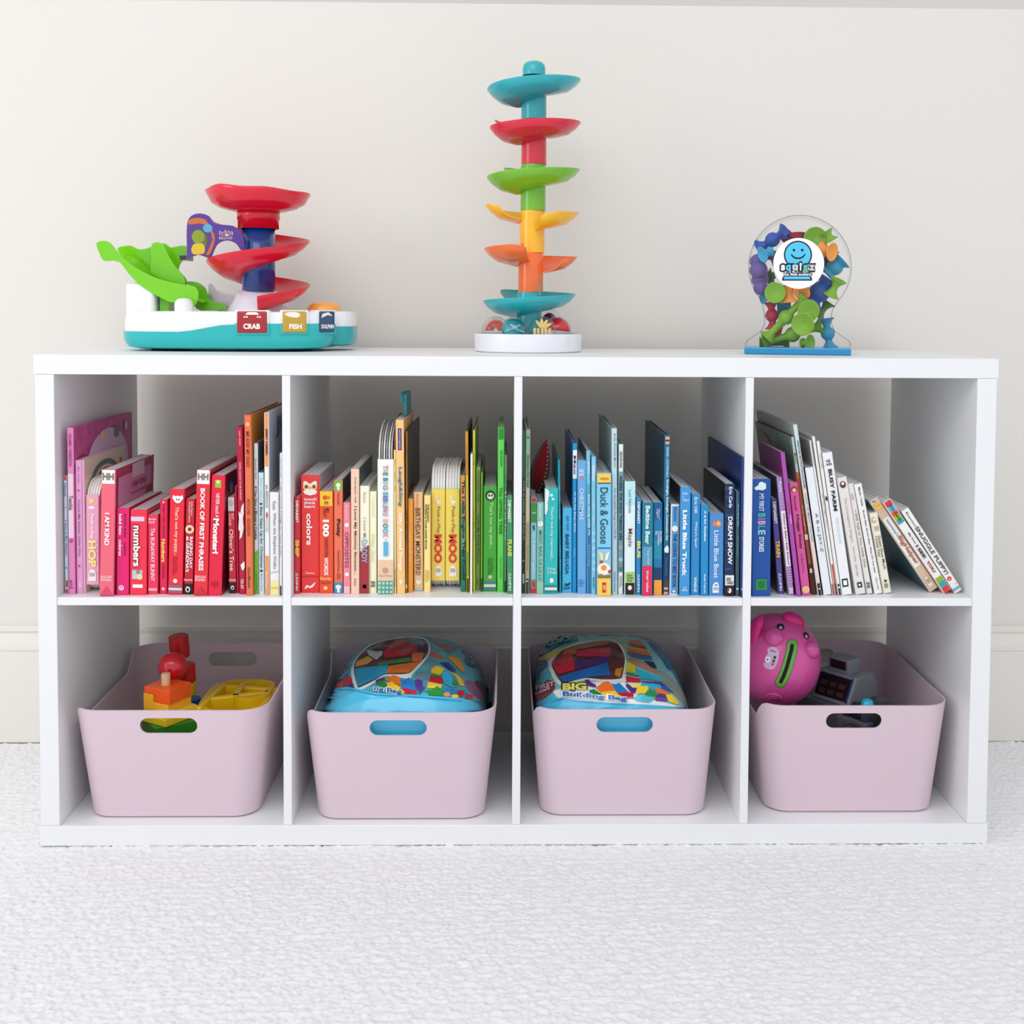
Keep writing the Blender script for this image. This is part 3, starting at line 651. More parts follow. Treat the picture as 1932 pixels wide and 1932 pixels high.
bk(668, 686, 667, 490, 1835, .24, 'H', (214, 216, 66), (190, 196, 60), (30, 30, 24), 'tall thin lime yellow book',
   ('t', 'If You Want to See a Whale', 560, 780, .3, .75, (80, 90, 30), 0), ('t', 'and the Magic Word', 1150, 1390, .3, .75, (80, 90, 30), .004))
bk(690, 730, 690, 795, 1815, .175, 'B', (150, 194, 96), (120, 160, 70), (140, 180, 90), 'sage green board book with dark title in one line',
   ('t', 'Porter-Gaylord · Wolff', 825, 1080, .34, .66, (60, 84, 40), .006), ('t', 'I Love My Daddy Because...', 1185, 1620, .3, .7, (50, 70, 36), .012), ('t', 'Dutton', 1720, 1770, .35, .6, (60, 84, 40), 0))
bk(733, 748, 736, 840, 1830, .2, 'P', (126, 186, 60), (70, 100, 40), (60, 80, 40), 'thin green book left of the thick green sloth book',
   ('r', 1720, 1830, 0, 1, (24, 26, 24)))
bk(753, 866, 753, 955, 1828, .17, 'B', (70, 168, 56), (60, 140, 50), (60, 150, 50), 'green board book with sloth face disc and striped foot',
   ('c', 1032, .52, .38, (36, 60, 30)), ('c', 1035, .52, .25, (220, 226, 200)), ('c', 1030, .42, .07, (50, 50, 40), 1.3), ('c', 1030, .62, .07, (50, 50, 40), 1.3), ('t', "That's not my sloth...", 1085, 1470, .4, .72, (190, 240, 170), .004), ('t', 'Fiona Watt\nRachel Wells', 1550, 1690, .35, .75, (40, 100, 30), .004),
   ('c', 1705, .52, .15, (220, 190, 160)), ('r', 1745, 1762, 0, 1, (60, 130, 160)), ('r', 1766, 1790, 0, 1, (226, 220, 190)), ('r', 1796, 1812, 0, 1, (60, 130, 160)))
bk(870, 924, 874, 470, 1832, .21, 'H', (96, 214, 84), (70, 180, 60), (80, 190, 70), 'tall bright green book with dark scribbled leaves at the top',
   ('r', 470, 570, 0, 1, (56, 170, 60)), *[('p', [(.05, 490 + 14 * i), (.95, 478 + 14 * i), (.95, 481 + 14 * i), (.05, 493 + 14 * i)], (20, 90, 30)) for i in range(6)], ('t', 'Silverstein', 655, 790, .4, .78, (30, 90, 30), .004), ('t', 'The GIVING TREE', 960, 1350, .25, .75, (30, 96, 34), .008), ('t', 'HarperCollins', 1540, 1715, .34, .68, (40, 110, 44), 0))
bk(927, 946, 932, 695, 1835, .21, 'H', (90, 150, 96), (30, 40, 34), (70, 120, 80), 'thin mottled green book with a dark cover beside it',
   ('r', 860, 1100, 0, 1, (60, 120, 70)), ('t', 'How to Tree', 1000, 1400, .2, .8, (210, 236, 210), .004), ('r', 1740, 1835, 0, 1, (20, 24, 22)))
demarest('PLANE', (62, 152, 104), (214, 226, 90), 'slim green board book with yellow word PLANE', 948, 1004, 945, 1040, 1846)

# ---- third compartment, blues
LAST[0] = (XV[5] + .0004, 0, .4); RLIM[0] = XV[6] - .0004
CUR[0] = 5
bk(64, 88, 74, 500, 1842, .22, 'H', (70, 112, 92), (50, 80, 66), (60, 90, 76), 'thin dark green book at the left end of the blue row',
   ('r', 880, 1440, 0, 1, (60, 50, 46)), ('t', 'THIS IS HOW WE DO IT', 900, 1400, .3, .8, (190, 180, 170), .004), ('r', 1440, 1842, 0, 1, (50, 34, 28)), ('c', 1570, .5, .3, (210, 150, 80)), ('r', 1680, 1760, .3, .8, (200, 196, 190)))
bk(90, 128, 94, 485, 1846, .235, 'H', (150, 184, 160), (140, 160, 140), (150, 180, 160), 'tall sage book fading to sandy beige with a dinosaur title',
   ('r', 960, 1250, 0, 1, (214, 194, 156)), ('r', 1250, 1420, 0, 1, (190, 150, 120)), ('r', 1420, 1720, 0, 1, (200, 170, 120)), ('r', 1720, 1846, 0, 1, (70, 66, 56)), ('c', 550, .5, .3, (90, 120, 100)), ('t', 'Dinosaurs Are Cool', 695, 960, .3, .85, (90, 80, 60), .01),
   ('t', 'Sheryl Tremblay', 1440, 1650, .35, .75, (120, 100, 70), 0), ('c', 1740, .4, .25, W, .6))
bk(134, 185, 138, 1050, 1842, .17, 'B', (140, 198, 210), (120, 180, 196), (150, 200, 210), 'small pale blue board book with red top and green box',
   ('r', 1050, 1088, 0, 1, (206, 40, 44)), ('r', 1092, 1255, .06, .96, (70, 136, 56)), ('h', 'Yolanda', 1165, 1180, .2, .85, W, 0), ('p', [(.3, 1290), (.6, 1270), (.7, 1310), (.5, 1325)], (60, 60, 110)), ('t', "I'm a SNOW sport", 1340, 1680, .25, .7, (226, 240, 244), .01), ('r', 1730, 1800, .1, .9, (170, 120, 80)), ('r', 1745, 1788, .35, .75, (200, 44, 50)), ('r', 1804, 1842, .05, .95, (214, 50, 56)))
bk(186, 246, 190, 1088, 1844, .155, 'B', (142, 206, 190), (120, 190, 176), (136, 200, 184), 'mint board book with hand-drawn farm animal noises title',
   ('t', 'Boynton', 1105, 1210, .2, .7, (226, 244, 240), .004), ('c', 1265, .5, .38, W), ('c', 1262, .45, .1, (226, 150, 170)), ('t', 'MOO, BAA, LA LA LA', 1320, 1740, .2, .72, (70, 140, 150), .006), ('r', 1750, 1844, .03, .97, (156, 206, 180)))
bk(248, 361, 254, 968, 1848, .175, 'B', (42, 186, 186), (30, 150, 150), (40, 70, 80), 'turquoise board book with torn white corner and striped foot',
   ('p', [(.02, 972), (.2, 978), (.35, 1000), (.3, 1050), (.22, 1090), (.25, 1140), (.12, 1190), (.02, 1180)], (236, 238, 238)), ('c', 1028, .5, .12, (200, 240, 240)), ('c', 1060, .62, .1, (200, 240, 240)), ('t', "That's not my mermaid...", 1120, 1570, .4, .68, (210, 246, 244), .004), ('h', 'F.Watt\nR.Wells', 1625, 1680, .25, .9, (190, 236, 236), .004),
   ('c', 1735, .55, .15, (244, 236, 230), 1.3), ('r', 1728, 1748, .5, .6, (200, 60, 70)), ('r', 1775, 1790, 0, 1, (20, 140, 160)), ('r', 1793, 1816, 0, 1, (240, 226, 206)), ('r', 1818, 1834, 0, 1, (20, 140, 160)))
bk(363, 394, 350, 735, 1838, .22, 'H', (16, 156, 176), (12, 120, 140), (14, 110, 130), 'tall teal book rising behind the turquoise torn one',
   ('t', 'How to Catch a Mermaid', 950, 1220, .4, .85, (190, 240, 246), .008), ('t', 'Wallace · Elkerton', 1440, 1660, .4, .85, (160, 220, 230), .004), ('c', 1745, .6, .25, (150, 200, 120)))
bk(399, 479, 401, 1135, 1838, .17, 'B', (72, 182, 226), (60, 160, 206), (70, 176, 220), 'sky blue board book with dark capital title Baby Beluga',
   ('t', 'RAFFI / WOLFF', 1200, 1325, .4, .66, (24, 90, 140), .006), ('t', 'BABY BELUGA', 1350, 1685, .3, .68, (16, 66, 120), .02), ('p', [(.2, 1775), (.35, 1755), (.5, 1765), (.8, 1750), (.85, 1765), (.55, 1785), (.35, 1780)], (20, 60, 100)), ('h', 'KNOPF', 1788, 1810, .12, .84, (20, 70, 120), .02))
bk(482, 520, 486, 600, 1838, .225, 'H', (22, 146, 208), (16, 110, 170), (16, 96, 150), 'tall bright blue book with white panel near its top',
   ('r', 655, 890, .04, .96, (238, 240, 244)), ('t', 'Max', 700, 860, .2, .7, (60, 40, 90), .01), ('t', "It's Not Easy Being a Bunny", 1000, 1335, .3, .75, (220, 240, 250), .016), ('t', 'Sadler', 1465, 1540, .3, .7, (120, 206, 250), .004))
bk(524, 598, 525, 742, 1846, .18, 'B', (104, 172, 226), (96, 160, 210), (70, 90, 130), 'periwinkle blue board book with pale block lettering',
   ('h', 'BIBLE\nBABY', 812, 870, .2, .75, (226, 240, 250), .01), ('c', 888, .5, .18, (210, 130, 110)), ('t', 'CHRISTMAS', 970, 1230, .22, .72, (196, 222, 246), .02), ('h', 'make\nbelieve\nideas', 1725, 1785, .15, .8, (40, 110, 190), .006))
bk(602, 638, 597, 660, 1846, .2, 'B', (120, 196, 222), (100, 170, 200), (120, 110, 100), 'light teal book with white title running down its middle',
   ('r', 940, 1300, 0, 1, (66, 170, 206)), ('r', 1300, 1846, 0, 1, (30, 110, 180)), ('t', 'DORY', 750, 850, .3, .8, (230, 246, 250), .01), ('t', 'Swim Along With Me', 1020, 1360, .3, .8, (240, 250, 252), .02), ('t', 'Disney', 1440, 1620, .3, .8, (150, 200, 240), 0))
bk(641, 679, 642, 710, 1850, .2, 'B', (126, 204, 238), (110, 180, 214), (120, 190, 220), 'pale sky blue board book beside the thick duck book',
   ('r', 780, 910, .2, .7, (206, 220, 226)), ('t', 'nighty-night', 1075, 1265, .3, .75, (196, 236, 250), .02), *[('r', 1330 + 60 * i, 1360 + 60 * i, .1, .9, (150, 216, 244)) for i in range(6)], ('t', 'bendon', 1710, 1800, .3, .7, (20, 70, 110), .012))
bk(686, 806, 687, 848, 1862, .185, 'B', (128, 206, 240), (100, 180, 214), (206, 200, 180), 'thick light blue board book with yellow bands and spotted egg',
   ('r', 850, 925, 0, 1, (250, 204, 84)), ('h', 'HILLS', 882, 900, .22, .8, (150, 110, 30), .012), ('r', 926, 934, 0, 1, (60, 60, 50)), ('t', 'Duck & Goose', 965, 1430, .22, .76, (24, 30, 50), -.004), ('r', 1462, 1474, 0, 1, (30, 110, 190)), ('r', 1474, 1712, 0, 1, (150, 206, 226)),
   ('c', 1640, .48, .46, (244, 240, 226), .95), ('c', 1630, .48, .2, (240, 150, 70)), ('c', 1580, .3, .12, (206, 60, 50)), ('c', 1660, .88, .12, (206, 60, 50)), ('c', 1690, .3, .1, (210, 110, 60)), ('p', [(.1, 1490), (.4, 1510), (.45, 1560), (.3, 1570)], (246, 226, 150)), ('p', [(.9, 1490), (.62, 1510), (.55, 1560), (.7, 1570)], (240, 238, 230)), ('r', 1690, 1714, 0, 1, (130, 120, 60)),
   ('r', 1716, 1860, 0, 1, (250, 204, 84)), ('r', 1750, 1835, .36, .64, (206, 50, 40)), ('h', 'WB', 1770, 1815, .4, .6, (250, 220, 150), .01))
bk(812, 858, 808, 475, 1850, .24, 'H', (192, 222, 228), (170, 196, 200), (150, 160, 160), 'tall pale grey-blue book with fine handwritten title',
   ('t', 'Emily Winfield Martin', 520, 795, .3, .75, (70, 96, 104), -.002), ('t', 'The Wonderful Things You Will Be', 965, 1390, .3, .75, (80, 110, 118), -.002), ('t', 'Random House', 1665, 1825, .35, .7, (70, 110, 130), -.002))
bk(859, 904, 864, 605, 1850, .225, 'H', (116, 158, 170), (96, 130, 140), (120, 150, 160), 'white-topped grey-blue book with dark capital title and mural',
   ('r', 605, 832, 0, 1, (236, 234, 230)), ('t', 'SENDAK', 665, 805, .25, .72, (50, 50, 50), .006), ('t', 'WHERE THE WILD THINGS ARE', 865, 1400, .22, .75, (24, 44, 56), .016), ('r', 1405, 1665, 0, 1, (120, 150, 160)), ('c', 1460, .5, .4, (150, 170, 176)), ('c', 1560, .5, .4, (160, 196, 206)), ('c', 1640, .5, .35, (90, 110, 100)), ('r', 1668, 1850, 0, 1, (236, 234, 230)), ('t', 'HARPER\nCOLLINS', 1695, 1790, .25, .75, (90, 90, 90), 0))
bk(914, 1004, 917, 915, 1855, .21, 'H', (226, 242, 244), (206, 226, 230), (214, 236, 240), 'wide white-blue book with curly brown title and black foot',
   ('r', 915, 1110, 0, 1, (186, 232, 240)), ('t', 'Lori Nichols', 985, 1175, .35, .62, (90, 120, 130), 0), ('t', 'Maple', 1305, 1455, .22, .72, (130, 80, 80), 0), ('r', 1665, 1756, 0, 1, (170, 206, 120)), ('h', 'Nancy\nPaulsen\nBooks', 1680, 1745, .25, .8, (60, 100, 40), .004), ('r', 1756, 1855, 0, 1, (26, 24, 28)), ('c', 1795, .5, .2, (236, 190, 190), 1.2), ('c', 1797, .5, .11, W, 1.3))
CUR[0] = 6
demarest('BUS', (44, 138, 198), (244, 226, 100), 'slim blue board book with yellow word BUS', 45, 86, 49, 1055, 1856)
bk(90, 181, 95, 1090, 1863, .17, 'B', (28, 128, 152), (20, 100, 120), (24, 60, 80), 'teal board book with pale title and hot red foot',
   ('t', 'Bedtime Bear', 1115, 1435, .28, .7, (226, 246, 246), .02), ('r', 1455, 1615, 0, 1, (90, 160, 190)), ('t', 'Margot Wulff', 1470, 1600, .42, .68, (206, 236, 244), 0), ('r', 1615, 1863, 0, 1, (224, 42, 86)), ('t', 'tiger·tales', 1650, 1830, .34, .66, (250, 214, 226), .012))
bk(186, 262, 189, 1090, 1858, .17, 'B', (28, 120, 170), (20, 80, 120), (190, 200, 206), 'blue night-sky board book with bright orange foot',
   ('r', 1090, 1230, 0, 1, (18, 88, 150)), ('r', 1400, 1560, 0, 1, (40, 140, 170)), ('r', 1630, 1730, 0, 1, (20, 56, 104)), ('t', 'Good\nnight', 1140, 1225, .3, .7, (220, 236, 246), 0), ('t', 'Goodnight,\nConstruction\nSite', 1325, 1440, .2, .95, (226, 240, 246), .004), ('r', 1732, 1858, 0, 1, (246, 160, 40)))
bk(268, 314, 286, 530, 1856, .245, 'H', (26, 110, 150), (16, 70, 100), (12, 76, 100, .3), 'tall dark blue book with striped top and deep teal cover',
   ('r', 545, 568, 0, 1, (226, 170, 130)), ('r', 570, 582, 0, 1, (120, 30, 40)), ('r', 584, 604, 0, 1, (226, 170, 130)), ('t', 'RINKER / LICHTENHELD', 630, 880, .3, .75, (200, 226, 240), .006), ('t', 'Goodnight, Goodnight, Construction Site', 895, 1400, .25, .8, (226, 240, 246), .014), ('p', [(.1, 1470), (.6, 1440), (.95, 1460), (.9, 1505), (.2, 1500)], (230, 236, 240)),
   ('r', 1510, 1735, 0, 1, (20, 50, 100)), ('r', 1735, 1790, 0, 1, (90, 50, 50)), ('r', 1792, 1812, 0, 1, (226, 160, 120)), ('r', 1816, 1826, 0, 1, (60, 30, 40)), ('r', 1828, 1850, 0, 1, (226, 160, 120)), ('t', 'Chronicle', 1540, 1690, .35, .65, (90, 140, 190), 0))
bk(320, 392, 334, 1105, 1856, .15, 'B', (228, 234, 240), (200, 210, 220), (214, 214, 216), 'white-edged blue board book with hand-lettered bedtime title',
   ('r', 1120, 1845, .14, .9, (92, 160, 214)), ('t', 'Boynton', 1130, 1245, .25, .7, (40, 90, 150), .004), ('c', 1305, .5, .36, (244, 240, 232)), ('t', 'THE GOING TO BED BOOK', 1345, 1795, .3, .76, (24, 60, 110), .01), ('c', 1825, .5, .14, W))
bk(393, 489, 401, 965, 1864, .18, 'B', (62, 152, 216), (50, 130, 190), (60, 60, 76), 'mid-blue board book with bold white truck title',
   ('h', 'Schertle\n&\nMcElmurry', 1000, 1085, .2, .82, (226, 240, 250), 0), ('t', 'Little Blue Truck', 1150, 1700, .24, .66, (242, 246, 250), .035), ('h', 'HMH', 1805, 1825, .25, .75, (226, 240, 250), .01), ('h', '∆SO', 1785, 1800, .3, .7, (226, 240, 250), 0))
bk(494, 571, 506, 1020, 1858, .165, 'B', (46, 142, 206), (36, 120, 180), (40, 130, 190), 'blue board book with thin white question title',
   ('t', 'Eric Hill', 1045, 1175, .3, .66, (236, 246, 250), .006), ('t', "Where's Spot?", 1245, 1460, .34, .68, (236, 246, 250), .004), ('t', 'WARNE', 1705, 1830, .34, .68, (236, 246, 250), .01))
bk(575, 643, 580, 1108, 1864, .15, 'B', (28, 142, 204), (20, 120, 180), (24, 130, 190), 'blue board book lettered A is for Airplane',
   ('t', 'A is for Airplane', 1155, 1410, .32, .66, (240, 248, 250), .024), ('t', 'Green Toys Inc.', 1680, 1845, .34, .64, (240, 248, 250), .016))
bk(648, 769, 653, 1180, 1862, .16, 'B', (72, 142, 208), (60, 120, 180), (60, 130, 190), 'cornflower blue board book with small orange fish and boat title',
   ('p', [(.2, 1260), (.32, 1235), (.4, 1255), (.6, 1225), (.75, 1250), (.85, 1270), (.65, 1295), (.42, 1280), (.28, 1290)], (226, 130, 90)), ('c', 1262, .62, .12, (240, 190, 130)), ('t', 'Little Blue Boat', 1320, 1715, .32, .64, (226, 240, 250), .008),
   ('p', [(.24, 1838), (.24, 1780), (.36, 1755), (.5, 1748), (.62, 1755), (.68, 1780), (.68, 1838)], (238, 242, 246)), ('p', [(.36, 1778), (.5, 1762), (.6, 1778)], (50, 100, 160)), ('h', 'Ellll', 1790, 1815, .32, .62, (120, 140, 160), 0))
bk(775, 860, 781, 935, 1865, .19, 'B', (20, 44, 84), (16, 30, 60), (18, 20, 28), 'dark navy board book with white capitals and penguin foot',
   *[('r', 960 + 74 * i, 985 + 74 * i, .05 + .1 * (i % 3), .6 + .1 * (i % 4), (34, 70, 120)) for i in range(10)], ('t', 'Eric Carle', 958, 1130, .38, .72, (236, 240, 244), .014), ('t', 'DREAM SNOW', 1205, 1600, .3, .74, (244, 246, 248), .02), ('r', 1692, 1775, 0, 1, (238, 238, 238)), ('h', 'ERIC\nCARLE', 1710, 1765, .2, .85, (60, 60, 64), .016), ('r', 1776, 1865, 0, 1, (20, 18, 22)),
   ('c', 1818, .5, .2, (214, 120, 90), 1.35), ('c', 1818, .5, .15, W, 1.5), ('c', 1814, .42, .06, K, 2.2), *[('lc', ell(.1 + .13 * (i % 7), .96 - .05 * (i // 7) - .01 * (i % 2), .008, .004, 8), (200, 204, 210)) for i in range(28)], ('lc', [(.08, .78), (.2, .78), (.2, .95), (.08, .95)], (44, 46, 56)))
bk(866, 902, 872, 1000, 1865, .16, 'P', (60, 100, 118), (50, 80, 100), (50, 84, 104), 'thin slate green book beside the tall navy one',
   ('t', 'Go to Sleep, Baby', 1100, 1290, .3, .7, (190, 220, 226), .004), ('t', 'Alice Schertle', 1360, 1520, .35, .7, (150, 160, 90), .004), ('r', 1560, 1865, 0, 1, (70, 96, 92)), ('c', 1805, .5, .3, (190, 210, 200)))
bk(906, 932, 914, 712, 1875, .29, 'H', (22, 62, 142), (20, 50, 120), (16, 46, 112), 'tall navy picture book at the right end of the blue row',
   ('r', 800, 920, .1, .9, (40, 60, 130)), ('t', 'THE BLESSED SEA', 1200, 1400, .3, .75, (150, 120, 170), .006), ('r', 1830, 1875, 0, 1, (16, 18, 30)), ('c', 1808, .5, .3, W))

# ---- fourth compartment, purples and whites leaning left
LAST[0] = (XV[7] + .0004, 0, .4); RLIM[0] = XV[8] - .0004
CUR[0] = 7
bk(92, 268, 95, 762, 1858, .17, 'B', (22, 78, 160), (16, 56, 120), (20, 66, 140), 'thick royal blue board book with many-coloured Bible title',
   ('c', 815, .5, .17, (226, 240, 240), .9), ('p', [(.1, 845), (.3, 820), (.5, 835), (.72, 795), (.74, 850), (.56, 868), (.35, 862), (.2, 866)], (220, 238, 240)), ('t', 'MY FIRST', 898, 1062, .36, .62, (200, 226, 232), .01),
   *[('t', a, b, c, .3, .7, q, .03) for a, b, c, q in (('B', 1080, 1120, (70, 170, 170)), ('I', 1126, 1140, (150, 120, 180)), ('B', 1150, 1190, (190, 160, 200)), ('L', 1196, 1228, (60, 160, 180)), ('E', 1236, 1280, (130, 200, 210)))], ('t', 'STORIES', 1300, 1440, .36, .62, (220, 238, 244), .014),
   ('r', 1697, 1800, .2, .8, (40, 140, 70)), ('r', 1715, 1782, .32, .68, (30, 110, 60)))
demarest('TRAIN', (84, 74, 152), (246, 190, 90), 'slim violet board book with orange word TRAIN', 338, 396, 272, 945, 1836, lcol=(50, 60, 44))
bk(432, 490, 320, 748, 1850, .19, 'B', (176, 140, 198), (150, 110, 170), (90, 80, 80), 'lilac checked board book with white title panel, leaning',
   ('t', 'Katz', 785, 890, .3, .75, (236, 222, 240), .016), *[('r', 905 + 24 * i, 915 + 24 * i, .05, .95, (190, 160, 210)) for i in range(6)], ('r', 1062, 1578, .14, .9, (244, 240, 244)), ('t', "Where Is Baby's Belly Button?", 1080, 1565, .32, .7, (130, 50, 110), .016), *[('r', 1600 + 24 * i, 1610 + 24 * i, .05, .95, (190, 160, 210)) for i in range(6)], ('t', 'zoo', 1775, 1830, .2, .8, W, .008))
bk(498, 554, 346, 515, 1860, .16, 'B', (170, 78, 170), (140, 60, 140), (120, 30, 100), 'tall plain purple board book with rounded magenta cover, leaning',
   ('t', 'giraffe', 985, 1085, .3, .8, (210, 60, 130), .008), ('t', 'FABIS', 1095, 1180, .35, .75, (226, 190, 226), .006))
bk(562, 643, 440, 800, 1855, .16, 'B', (212, 84, 152), (180, 60, 120), (190, 70, 130), 'bright pink leaning board book with dark lettered Huggy Kissy title',
   ('c', 862, .5, .4, (140, 60, 40), .9), ('c', 870, .5, .22, (236, 190, 150)), ('t', 'Patricelli', 925, 1060, .3, .6, (110, 30, 80), .006), ('t', 'Huggy Kissy', 1098, 1420, .3, .68, (60, 20, 50), .02), ('t', 'Candlewick Press', 1460, 1640, .38, .6, (120, 40, 90), .004), ('c', 1800, .5, .44, (236, 190, 120)), ('c', 1815, .5, .25, (240, 170, 150)))
bk(648, 694, 445, 368, 1846, .25, 'H', (150, 74, 44), (80, 50, 40), (118, 150, 136, .3), 'tall leaning book, teal spine top above brown fox artwork',
   ('r', 368, 700, 0, 1, (150, 206, 200)), ('t', 'Merino', 520, 620, .3, .75, (60, 90, 100), .006), ('r', 700, 760, 0, 1, (170, 90, 50)), ('t', 'the eagle', 1000, 1240, .3, .7, (220, 180, 160), .006), ('r', 1280, 1330, .1, .9, (226, 200, 180)), ('r', 1560, 1846, 0, 1, (60, 22, 26)), ('r', 1600, 1640, .2, .8, (226, 200, 190)),
   ('lc', ell(.75, .8, .2, .14), (150, 140, 60)), ('lc', ell(.9, .55, .08, .1), (200, 204, 196)))
bk(698, 750, 466, 255, 1850, .26, 'H', (226, 220, 214), (200, 200, 200), (170, 172, 168), 'tallest leaning book, pale aqua spine with spaced capitals',
   ('r', 255, 520, 0, 1, (190, 226, 230)), ('r', 520, 820, 0, 1, (214, 230, 232)), ('r', 1340, 1735, 0, 1, (236, 208, 196)), ('t', 'PARTON·BOYNTON-HUGHES', 405, 850, .3, .72, (60, 80, 84), .016), ('t', 'COAT OF MANY COLORS', 895, 1345, .3, .72, (130, 130, 130), .004), ('r', 1740, 1850, 0, 1, (36, 24, 24)), ('c', 1790, .5, .2, (240, 230, 226)))
bk(764, 842, 590, 660, 1850, .19, 'B', (232, 236, 242), (220, 224, 230), (40, 40, 46), 'white leaning book lettered AB to JAY-Z',
   ('t', 'A B to JAY-Z', 1085, 1450, .28, .72, (90, 92, 100), -.002))
bk(846, 868, 628, 405, 1850, .22, 'P', (232, 230, 226), (220, 220, 216), (150, 150, 150), 'thin white leaning book, first of three thin ones',
   ('t', 'Love You Forever', 430, 640, .3, .75, (120, 120, 120), .004), ('r', 1745, 1850, 0, 1, (196, 36, 40)))
bk(872, 898, 656, 365, 1850, .23, 'H', (236, 236, 232), (224, 224, 220), (190, 190, 186), 'thin white leaning book, second and tallest of three thin ones',
   ('t', 'on the night you', 900, 1200, .3, .7, (90, 90, 96), .006), ('r', 1560, 1740, 0, 1, (206, 50, 46)), ('r', 1740, 1850, 0, 1, (60, 20, 24)))
bk(902, 932, 697, 410, 1850, .22, 'H', (238, 236, 232), (224, 222, 218), (214, 212, 208), 'thin white leaning book, third of three thin ones',
   ('t', 'WELCOME', 520, 660, .35, .7, (150, 150, 150), .004), ('c', 945, .5, .4, (60, 60, 66), 2), ('r', 1745, 1850, 0, 1, (36, 26, 28)), ('c', 1775, .5, .3, W))
bk(938, 1033, 750, 520, 1850, .2, 'B', (240, 241, 242), (222, 224, 226), (230, 230, 232), 'wide white leaning board book with black BUSY FARM title',
   ('h', 'cal\neds', 580, 640, .22, .78, (120, 50, 90), .014), ('t', 'BUSY FARM', 675, 1065, .32, .7, (32, 32, 36), .022), ('t', 'little bee books', 1130, 1370, .4, .68, (200, 214, 220), .006), ('r', 1700, 1775, .15, .75, K), ('r', 1715, 1760, .27, .63, W))
bk(1062, 1163, 882, 755, 1845, .19, 'P', (232, 226, 222), (216, 210, 206), (220, 214, 210), 'off-white leaning book with faint grey dragon title',
   ('c', 822, .5, .28, (100, 40, 46), 1.2), ('c', 812, .5, .14, W), ('t', 'The Courageous Dragon', 945, 1360, .35, .62, (170, 160, 160), .004), ('t', 'Karen Inwig', 1405, 1540, .4, .58, (130, 120, 120), 0), ('t', 'Gann Sam', 1565, 1680, .4, .58, (130, 120, 120), 0), ('r', 1735, 1785, .3, .75, (60, 60, 62)), ('c', 1760, .5, .1, W))
CUR[0] = 8
bk(172, 234, -8, 810, 1838, .18, 'P', (236, 231, 226), (220, 216, 210), (226, 220, 216), 'narrow ivory leaning book with thin handwritten title',
   ('r', 905, 960, .25, .7, (200, 190, 186)), ('t', 'I Will Talk to You, Little One', 1060, 1590, .32, .7, (90, 90, 92), 0), ('h', 'zoo', 1730, 1785, .2, .8, (70, 70, 70), .01))
bk(241, 326, 47, 815, 1840, .17, 'B', (242, 241, 238), (220, 216, 212), (226, 224, 220), 'white leaning board book with two-part small black title',
   ('t', 'Martin / Carle', 845, 1020, .4, .66, (70, 70, 72), .012), ('t', 'Brown Bear, Brown Bear, What Do You See?', 1060, 1645, .4, .64, (50, 50, 52), .012), ('t', 'Henry Holt', 1690, 1800, .4, .62, (70, 70, 72), .012))
bk(331, 411, 198, 1085, 1835, .16, 'B', (238, 232, 214), (216, 210, 190), (226, 220, 204), 'short cream leaning board book with two-line serif title',
   ('c', 1150, .4, .3, (206, 180, 130), 1.2), ('c', 1145, .48, .18, (240, 232, 214)), ('r', 1210, 1255, .3, .85, (190, 180, 160)), ('t', 'Guess How Much\nI Love You', 1300, 1610, .16, .84, (70, 60, 44), .004), ('c', 1720, .5, .16, (60, 60, 56)), ('r', 1745, 1785, .3, .7, (150, 146, 130)))
bk(757, 838, 187, 975, 1823, .2, 'B', (216, 190, 166), (190, 170, 150), (46, 96, 116), 'tan board book leaning steeply with yellow lemon face',
   ('c', 1045, .55, .34, (244, 196, 70)), ('p', [(.3, 985), (.6, 1000), (.62, 1006), (.3, 992)], (60, 50, 40)), ('c', 1040, .48, .05, (60, 44, 20)), ('c', 1040, .66, .05, (60, 44, 20)), ('r', 1150, 1600, .14, .86, (240, 238, 236)), ('t', "mommy's", 1165, 1320, .3, .66, (110, 150, 190), .012), ('t', 'BigHelper', 1325, 1580, .26, .8, (180, 100, 70), .014),
   ('p', [(.25, 1785), (.25, 1725), (.4, 1700), (.6, 1700), (.75, 1725), (.75, 1785)], (236, 220, 206)), ('h', 'Elll', 1720, 1755, .34, .68, (150, 120, 100), 0))
bk(899, 964, 330, 990, 1835, .185, 'B', (242, 240, 238), (220, 220, 220), (226, 190, 180), 'white leaning board book with colourful painted spine ends',
   ('r', 990, 1035, 0, 1, (206, 56, 70)), ('r', 1035, 1085, 0, 1, (110, 180, 210)), ('r', 1085, 1120, 0, 1, (230, 90, 60)), ('r', 1120, 1160, 0, 1, (150, 184, 50)), ('r', 1160, 1195, 0, 1, (60, 160, 170)), ('t', 'Eric Carle', 1030, 1170, .4, .72, (50, 30, 30), .006), ('t', 'My First', 1285, 1385, .35, .62, (60, 60, 64), .016),
   ('t', 'I', 1400, 1412, .3, .66, (140, 30, 40), .03), ('t', 'SEE', 1425, 1520, .3, .66, (60, 40, 70), .03), ('t', 'YOU', 1545, 1650, .3, .66, (160, 40, 50), .03), ('r', 1700, 1740, 0, 1, (150, 180, 50)), ('r', 1740, 1785, 0, 1, (60, 160, 170)), ('r', 1785, 1833, 0, 1, (222, 60, 60)))
